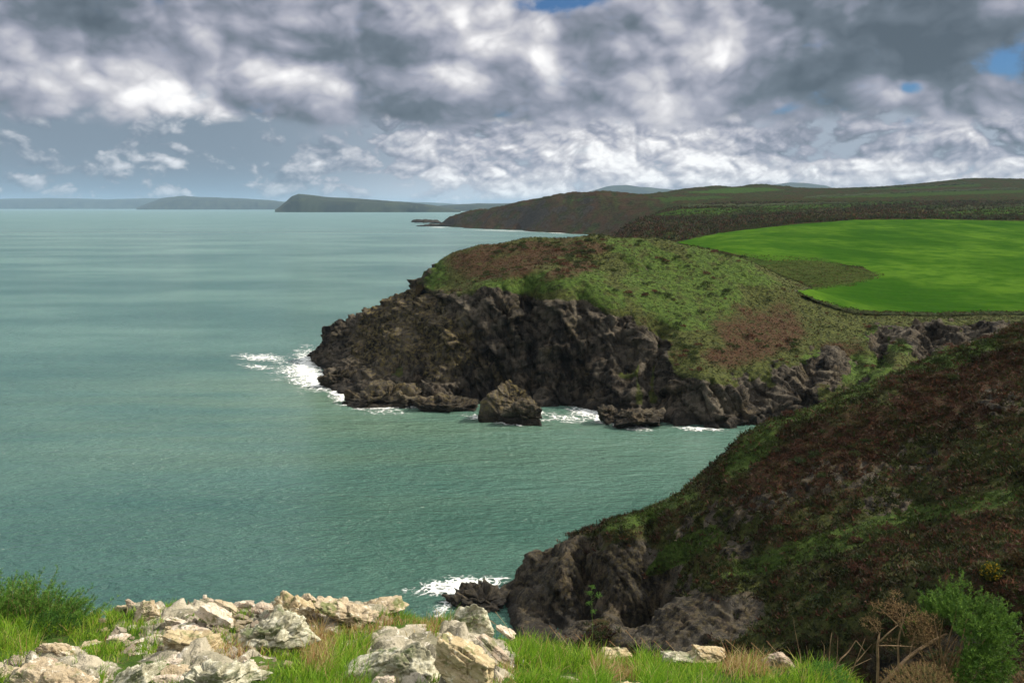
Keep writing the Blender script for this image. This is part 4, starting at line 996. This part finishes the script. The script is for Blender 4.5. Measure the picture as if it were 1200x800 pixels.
# feathery broom at the left edge
YB = 8.0; kB = YB/FPX; bb = np.array(P(40, 742, YB)); o = root('leafy_bush', 'tall feathery green bush against the sea at the left edge of the bluff', 'bush', bb)
pa, cn, axs, lens = [], [], [], []
for k in range(330):
    x0 = r.uniform(-30, 88); b0 = np.array(P(x0, 738 + r.uniform(-4, 14), YB + r.uniform(-.35, .45)))
    top = 62 - max(0, x0-40)*.62 + r.uniform(-16, 10) - max(0, 5-x0)*.1; top = max(14, top)
    dxp = r.normal(8 + max(0, x0-50)*.5, 13); tip = b0 + np.array([dxp*kB, r.normal()*.08, top*kB]); md = b0*.5 + tip*.5 + np.array([-dxp*.18*kB, 0, .02])
    pa.append(([b0, md, tip], [.0020, .0014, .0006]))
    for t in np.linspace(.12, 1, 15):
        q = b0*(1-t)**2 + 2*md*t*(1-t) + tip*t*t; a_ = (tip-b0)/np.linalg.norm(tip-b0) + r.normal(size=3)*.5; cn.append(q); axs.append(a_/np.linalg.norm(a_)); lens.append(.03)
cn, axs, lens = np.array(cn), np.array(axs), np.array(lens)
v, f, c = sprigs(cn, axs, lens, 9, .034, .0022, np.array([(.075,.19,.022),(.11,.24,.030),(.055,.14,.02),(.15,.27,.05)])[r.integers(0,4,len(cn))], 62, .55)
mesh_obj('foliage', to_local(v, bb), f, M_leaf, o, smooth=False, attrs={'tint': c}); v, f = tubes(pa, 5); mesh_obj('stem', to_local(v, bb), f, M_bark, o)
# reddish dead twig and a withered flower head in the turf at the left
h0 = hit(123, 760); tw = root('dead_twig', 'reddish forked dead twig lying in the turf below the pointed pale rock', 'twig', h0); Yk = h0[1]
v, f = tubes([(pp([(119,763,-.02),(122,755,-.03),(124,746,-.04)], Yk), [.009,.011,.006]), (pp([(122,755,-.03),(128,758,-.03),(131,760,-.02)], Yk), [.008,.006,.003]), (pp([(123,751,-.03),(125,744,-.04)], Yk), [.006,.003])]); mesh_obj('stem', to_local(v, h0), f, M_red, tw)
def weed(name, label, px, py0, py1, Y, leaves, sw=.002, head=None, tint=(.10,.20,.04)):
    b = np.array(P(px, py0, Y)); o = root(name, label, 'weed', b)
    v, f = tubes([([b, P(px+1.5, (py0+py1)/2, Y), P(px, py1, Y)], [sw, sw*.8, sw*.5])], 5); mesh_obj('stem', to_local(v, b), f, M_weed, o)
    c_ = np.array([P(px+dx_, py, Y) for dx_, py in leaves]); k = 34
    pts = np.repeat(c_, k, 0) + r.normal(size=(len(c_)*k, 3))*[.012,.012,.007]; ax = r.normal(size=pts.shape); ax /= np.linalg.norm(ax, axis=1, keepdims=True)
    v, f, c = sprigs(pts, ax, np.full(len(pts), .006), 5, .010, .0018, np.tile(tint, (len(pts), 1)), int(px)); mesh_obj('leaves' if not head else 'flower_head', to_local(v, b), f, M_leaf, o, smooth=False, attrs={'tint': c})
    for dx_, py in leaves:
        v, f = tubes([([P(px, py + 6, Y), P(px+dx_, py, Y)], [sw*.6, sw*.4])], 4); mesh_obj('stalk', to_local(v, b), f, M_weed, o)
M_weed = bark('weed_stem', (.08,.13,.03), (.14,.20,.06))
weed('weed', 'tall thin green weed stalk rising in front of the dark cliff', 693, 782, 686, 6.7, [(1,687),(8,697),(-3,706),(2,716),(-2,694)], .0022)
weed('weed', 'short dry stalk with a withered pale flower head in the left turf', 120, 744, 727, 7.3, [(-1,726),(2,727)], .002, True, (.34,.28,.16))
# long dry grass stalks along the edge
M_straw = bark('straw', (.34,.24,.13), (.50,.38,.22))
def stalk(px, py0, px1, py1, Y):
    b = np.array(P(px, py0, Y)); tip = np.array(P(px1, py1, Y + r.uniform(-.05, .05))); md = b*.5 + tip*.5 + np.array([-(px1-px)*.12*Y/FPX, 0, .01])
    o = root('grass_stalk', 'thin dry grass stalk with a seed head leaning over the edge of the grass bank', 'grass stalk', b, 'dry grass stalks along the bluff edge')
    v, f = tubes([([b, md, tip], [.0016, .0013, .0009])], 5); mesh_obj('stem', to_local(v, b), f, M_straw, o)
    t = np.linspace(.78, 1.02, 16); pts = b*((1-t)**2)[:,None] + 2*md*(t*(1-t))[:,None] + tip*(t*t)[:,None]; ax = np.tile((tip-md)/np.linalg.norm(tip-md), (len(t), 1))
    v, f, c = sprigs(pts, ax, np.full(len(t), .008), 6, .010, .0014, np.tile((.34,.22,.13), (len(t), 1)), int(px), .5); mesh_obj('seed_head', to_local(v, b), f, M_leaf, o, smooth=False, attrs={'tint': c})
for q in [(602,752,582,718,7),(598,750,574,726,7),(668,772,645,734,6.9),(672,770,655,742,6.9),(760,778,735,740,6.8),(772,778,752,748,6.8),(788,780,768,752,6.8),(800,780,782,752,6.7),(700,776,676,744,6.8),
          (880,782,852,750,6.6),(868,782,846,762,6.6),(905,784,882,754,6.6),(925,790,900,752,6.6),(640,768,618,742,6.9),(736,776,716,752,6.8),(832,780,812,756,6.7)]: stalk(*q)

# ------------------------------------------------------------------ rocks in the sea
def sea_rock(name, label, px, py, w, h, Y, mat, sub=6, lich=.3, dr=.8, cover=None, zsink=.25, roll=0, **kw):
    k = Y/FPX; half = np.array((w*k*.54, w*k*.5*dr, h*k*.75)); p, f = rock_shape(half, int(px*3+py), sub, **kw); p = p@rot(0, math.radians(roll), 0).T
    c = np.array(P(px, py, Y)); o = mesh_obj(name, p, f, mat, attrs={'cover': np.tile([1, 0, 0, lich], (len(p), 1))}, loc=c); return tag(o, label, 'sea rock')
sea_rock('sea_stack', 'tall wedge-shaped sea rock with yellow lichen at the foot of the headland cliff', 597, 475, 48, 42, 204, M_head, lich=.7, point=.20, roll=38, planes=7, rough=.055)
sea_rock('sea_rock', 'low dark rock with surf at the right foot of the wedge-shaped sea rock', 612, 487, 44, 22, 199, M_head, lich=.2, planes=8, rough=.12)
sea_rock('rock_ledge', 'long low rock ledge at the waterline under the headland point', 452, 468, 92, 22, 219, M_head, lich=.5, rough=.13, layers=.05)
sea_rock('rock_ledge', 'shorter low ledge awash right of the long ledge under the headland', 520, 475, 70, 12, 214, M_head, lich=.4, rough=.14)
sea_rock('sea_rock', 'dark rock at the waterline on the tip of the headland', 398, 452, 40, 22, 242, M_head, lich=.2, rough=.12)
sea_rock('sea_rock', 'broad low dark rock in the surf right of the middle of the headland foot', 744, 489, 52, 18, 196, M_head, lich=.15, rough=.13)
sea_rock('sea_rock', 'small dark rock beside the broad low rock at the headland foot', 712, 485, 22, 12, 199, M_head, lich=.15, rough=.12, sub=5)
sea_rock('sea_rock', 'dark jagged rock at the toe of the near hillside behind the white surf', 566, 708, 62, 28, 106.5, M_hill, lich=.2, rough=.14)
sea_rock('sea_rock', 'small dark rock awash in the white surf below the bluff', 559, 688, 14, 6, 110, M_hill, lich=.1, rough=.12, sub=5)
sea_rock('skerry', 'low dark skerry off the tip of the far cliff, the farther of two', 498, 259.6, 36, 2.2, 2750, M_far, lich=0, rough=.15, sub=5, dr=.5)
sea_rock('skerry', 'low dark skerry joined to the foot of the far cliff, the nearer of two', 508, 265, 38, 2.4, 2330, M_far, lich=0, rough=.15, sub=5, dr=.5)

# ------------------------------------------------------------------ surf
m, gg = new_mat('foam')
pos = E(gg, gg.node('ShaderNodeNewGeometry').outputs['Position']); n1 = gg.noise(pos, 1.5, 5, .7)
dens = gg.sep(gg.attr('tint'))[0]; wv = gg.node('ShaderNodeVectorMath', operation='ADD'); gg.put(wv.inputs[0], pos)
nn_ = gg.node('ShaderNodeTexNoise'); gg.put(nn_.inputs['Vector'], pos); nn_.inputs['Scale'].default_value = .5; nn_.inputs['Detail'].default_value = 4
sc_ = gg.scale(E(gg, nn_.outputs[1]), 2.2); gg.put(wv.inputs[1], sc_)
lace = gg.voro(gg.scale(E(gg, wv.outputs[0]), 1, (.42,.30,.3)), 1.0, 'DISTANCE_TO_EDGE'); lace2 = gg.voro(E(gg, wv.outputs[0]), 1.1, 'DISTANCE_TO_EDGE')
lc = gg.m('MAXIMUM', gg.ramp(lace, .16, .0), gg.ramp(lace2, .18, .0)*.8)
al_ = gg.ramp(dens*1.15 + (lc-.5)*.70 + (n1-.5)*1.2, .34, 1.08, 0, .92)
bs = gg.node('ShaderNodeBsdfPrincipled'); gg.put(bs.inputs['Base Color'], gg.mix(gg.ramp(n1, .3, .6), (.60,.68,.65), (.84,.86,.85))); bs.inputs['Roughness'].default_value = .8; gg.put(bs.inputs['Alpha'], al_); gg.put(bs.inputs['Normal'], gg.bump(n1, .6, .25))
o_ = gg.node('ShaderNodeOutputMaterial'); gg.nt.links.new(bs.outputs[0], o_.inputs[0]); M_foam = m
dn = []
vs, fs, n = [], [], 0
for (cx, cy, rx, ry, ang, thr, amt, seed) in [
    (338,436,60,32,8,.66,1,29),(296,420,56,8,3,.52,1,25),(440,478,70,12,6,.42,1,28),(660,490,120,10,4,.45,1,27),(358,432,24,30,20,.08,1,1),(372,446,28,14,10,.0,1,2),(305,419,44,7,2,.35,1,3),(300,430,40,6,4,.45,1,31),(430,470,44,11,14,.12,1,4),(400,462,20,10,10,.05,1,41),(478,475,46,5,2,.1,1,5),(570,490,32,5,5,.12,1,6),(625,488,18,7,-15,.15,1,7),(600,496,32,4,3,.2,1,71),
    (688,484,32,7,10,.10,1,8),(735,498,42,7,10,.2,1,9),(700,492,22,5,20,.35,1,91),(822,503,46,4,2,.3,1,10),(540,687,64,13,-4,.02,1,26),(545,690,52,14,-8,.15,1,11),(525,705,26,18,-50,.35,1,12),(500,690,22,14,0,.5,1,13),(570,690,32,8,-5,0,1,14),
    (590,270.4,62,1.3,1.5,.2,1,20),(515,266.4,22,1.2,0,.1,1,21),(650,273,34,1.2,3,.2,1,24),]:
    st = .55 if cy > 300 else .5; xs = np.arange(-rx*1.3, rx*1.3, st); ys = np.arange(-ry*1.3, ry*1.3, st*(.4 if cy > 300 else .35))
    A, B = np.meshgrid(xs, ys); a_ = math.radians(ang); pxx = cx + A*math.cos(a_) - B*math.sin(a_); pyy = cy + A*math.sin(a_) + B*math.cos(a_)
    u = (pxx-600)/FPX; v_ = (400-pyy)/FPX; t = HCAM/(SP - v_*CP); X = u*t; Yy = t*(CP + v_*SP)
    q = np.stack([X, Yy, 0*X], -1).reshape(-1, 3); sc = np.median(Yy)/220
    n1 = fbm(q/(5*sc), 5, seed, .62); n2 = 1-np.abs(gnoise(q/(2.2*sc) + .6*np.stack([gnoise(q/(1.5*sc), 3)]*3, 1), seed+50))*2.2
    d = np.sqrt((A/rx)**2 + (B/ry)**2).ravel(); val = (1.0 - d)*1.15 + n1*.75 + n2*.22 - thr
    ok = (val > .02).reshape(A.shape); z = .08 + np.clip(val, 0, 1.2)*.16 + n1*.03
    fc = grid_faces(*A.shape); kf = ok.ravel()[fc].all(1)
    if not kf.any(): continue
    vv, f2, at = compact(np.stack([q[:,0], q[:,1], z], 1), fc[kf], {'t': val}); dn.append(np.clip(at['t'], 0, 1.1)*(.55 if cy < 300 else 1)*((.45 if cx < 300 or cx == 350 else .78) if thr >= .4 else 1)); vs.append(vv); fs.append(f2+n); n += len(vv)
dn = np.concatenate(dn); fo = mesh_obj('sea_foam', np.concatenate(vs), np.concatenate(fs), M_foam, attrs={'tint': np.stack([dn, dn, dn, 1+0*dn], 1)}); tag(fo, kind='stuff')

# ------------------------------------------------------------------ hedges round the fields
def zland(x, y):
    e = sstep(300, 270, y); return (HCAM + y*zC(x/y*2.2, np.log(y)))*(1-e) + zBf(x, np.minimum(y, 300))*e
def hedge(label, line, hgt, wid, seed):
    pts = []
    for px, py in line:
        Ys = np.exp(np.linspace(math.log(242), math.log(3000), 560)); q = np.array([P(px, py, y) for y in Ys]); zz = zland(q[:,0], Ys); k = np.argmax(q[:,2] < zz+.1); pts.append((q[k,0], q[k,1], zz[k]))
    pts = np.array(pts); d = np.concatenate([[0], np.cumsum(np.linalg.norm(np.diff(pts[:,:2], axis=0), axis=1))]); n = int(min(400, max(30, d[-1]/max(1.2, hgt*.5))))
    s_ = np.linspace(0, d[-1], n); x = np.interp(s_, d, pts[:,0]); y = np.interp(s_, d, pts[:,1]); z = zland(x, y)
    ph = np.linspace(-.15*math.pi, 1.15*math.pi, 12); tg = np.stack([np.gradient(x), np.gradient(y)], 1); tg /= np.linalg.norm(tg, axis=1, keepdims=True)
    V = np.zeros((n, 12, 3)); q = np.stack([x, y, z], 1); hh = hgt*np.clip(.75 + 1.1*fbm(q/(hgt*4), 4, seed), .12, 2)*np.clip(np.minimum(s_, d[-1]-s_)/(hgt*6) + .1, .1, 1)
    V[...,0] = x[:,None] - tg[:,1:]*wid*np.cos(ph); V[...,1] = y[:,None] + tg[:,:1]*wid*np.cos(ph); V[...,2] = z[:,None] + hh[:,None]*np.sin(ph)
    p = V.reshape(-1, 3); p = p + np.stack([gnoise(p/(hgt*.7), seed+i) for i in range(3)], 1)*hgt*.35
    o = mesh_obj('hedge', p, grid_faces(n, 12), M_hedge); tag(o, label, 'hedge')
    if y.min() < 900:
        r_ = np.random.default_rng(seed); k = r_.integers(0, len(p), 2600); cl = np.stack([PAL['olive'], PAL['heather']])[(r_.random(2600) < .3).astype(int), r_.integers(0, 4, 2600)]*.75
        v, f, c = tri_tufts(p[k] + r_.normal(size=(2600, 3))*wid*np.array([.5, .5, .06]), None, r_.uniform(.35, .8, 2600)*min(1.6, hgt*.6), 7, cl, seed+1)
        mesh_obj('foliage', v, f, M_leaf, o, smooth=False, attrs={'tint': c})
m, gg = new_mat('hedge_leaves'); p = E(gg, gg.node('ShaderNodeNewGeometry').outputs['Position']); a_ = gg.noise(p, .6, 6, .7)
finish(gg, gg.mix(gg.ramp(a_, .35, .65), (.012,.018,.007), (.040,.050,.018)), .95, gg.bump(a_, 1, 1.0), .1); M_hedge = m
hedge('dark hedge along the far edge of the bright green field, its left half', [(850,270.5),(900,265),(950,260.5),(1000,257)], 3.0, 1.8, 601)
hedge('dark hedge along the far edge of the bright green field, its right half', [(1006,256.5),(1060,256),(1120,256.5),(1200,258),(1290,260)], 3.2, 1.8, 602)
hedge('dark hedge under the small green field at the upper right', [(1095,255),(1150,255.5),(1220,255.5),(1290,255)], 3.5, 2, 603)
hedge('dark hedge behind the small green field at the upper right', [(1090,250),(1130,246.5),(1200,242.5),(1290,241)], 4, 2.5, 604)
hedge('low hedge along the top of the pale green strip on the far slope', [(790,246),(870,242.5),(960,239.5),(1010,239)], 4, 3, 605)
hedge('low hedge along the bottom of the pale green strip on the far slope', [(800,257),(860,253),(930,250),(1000,247)], 3.5, 2.5, 606)
hedge('rough dark bank between the bright green field and the ravine at its near edge', [(938,347),(955,353),(985,363.5),(1030,368.5),(1100,369.3),(1200,368.3),(1290,366.5)], .9, 1.5, 609)
hedge('rough dark bank along the left edge of the bright green field beyond the headland', [(842,273),(870,269),(900,265.8)], 1.6, 2.0, 610)
hedge('thin hedge line crossing the dark hillside below the skyline', [(940,232.5),(1040,227.5),(1130,224),(1200,222)], 5, 4, 607)
hedge('thin upper hedge line high on the dark hill at the right', [(1000,221.8),(1070,219.5),(1150,216)], 5, 4, 608)
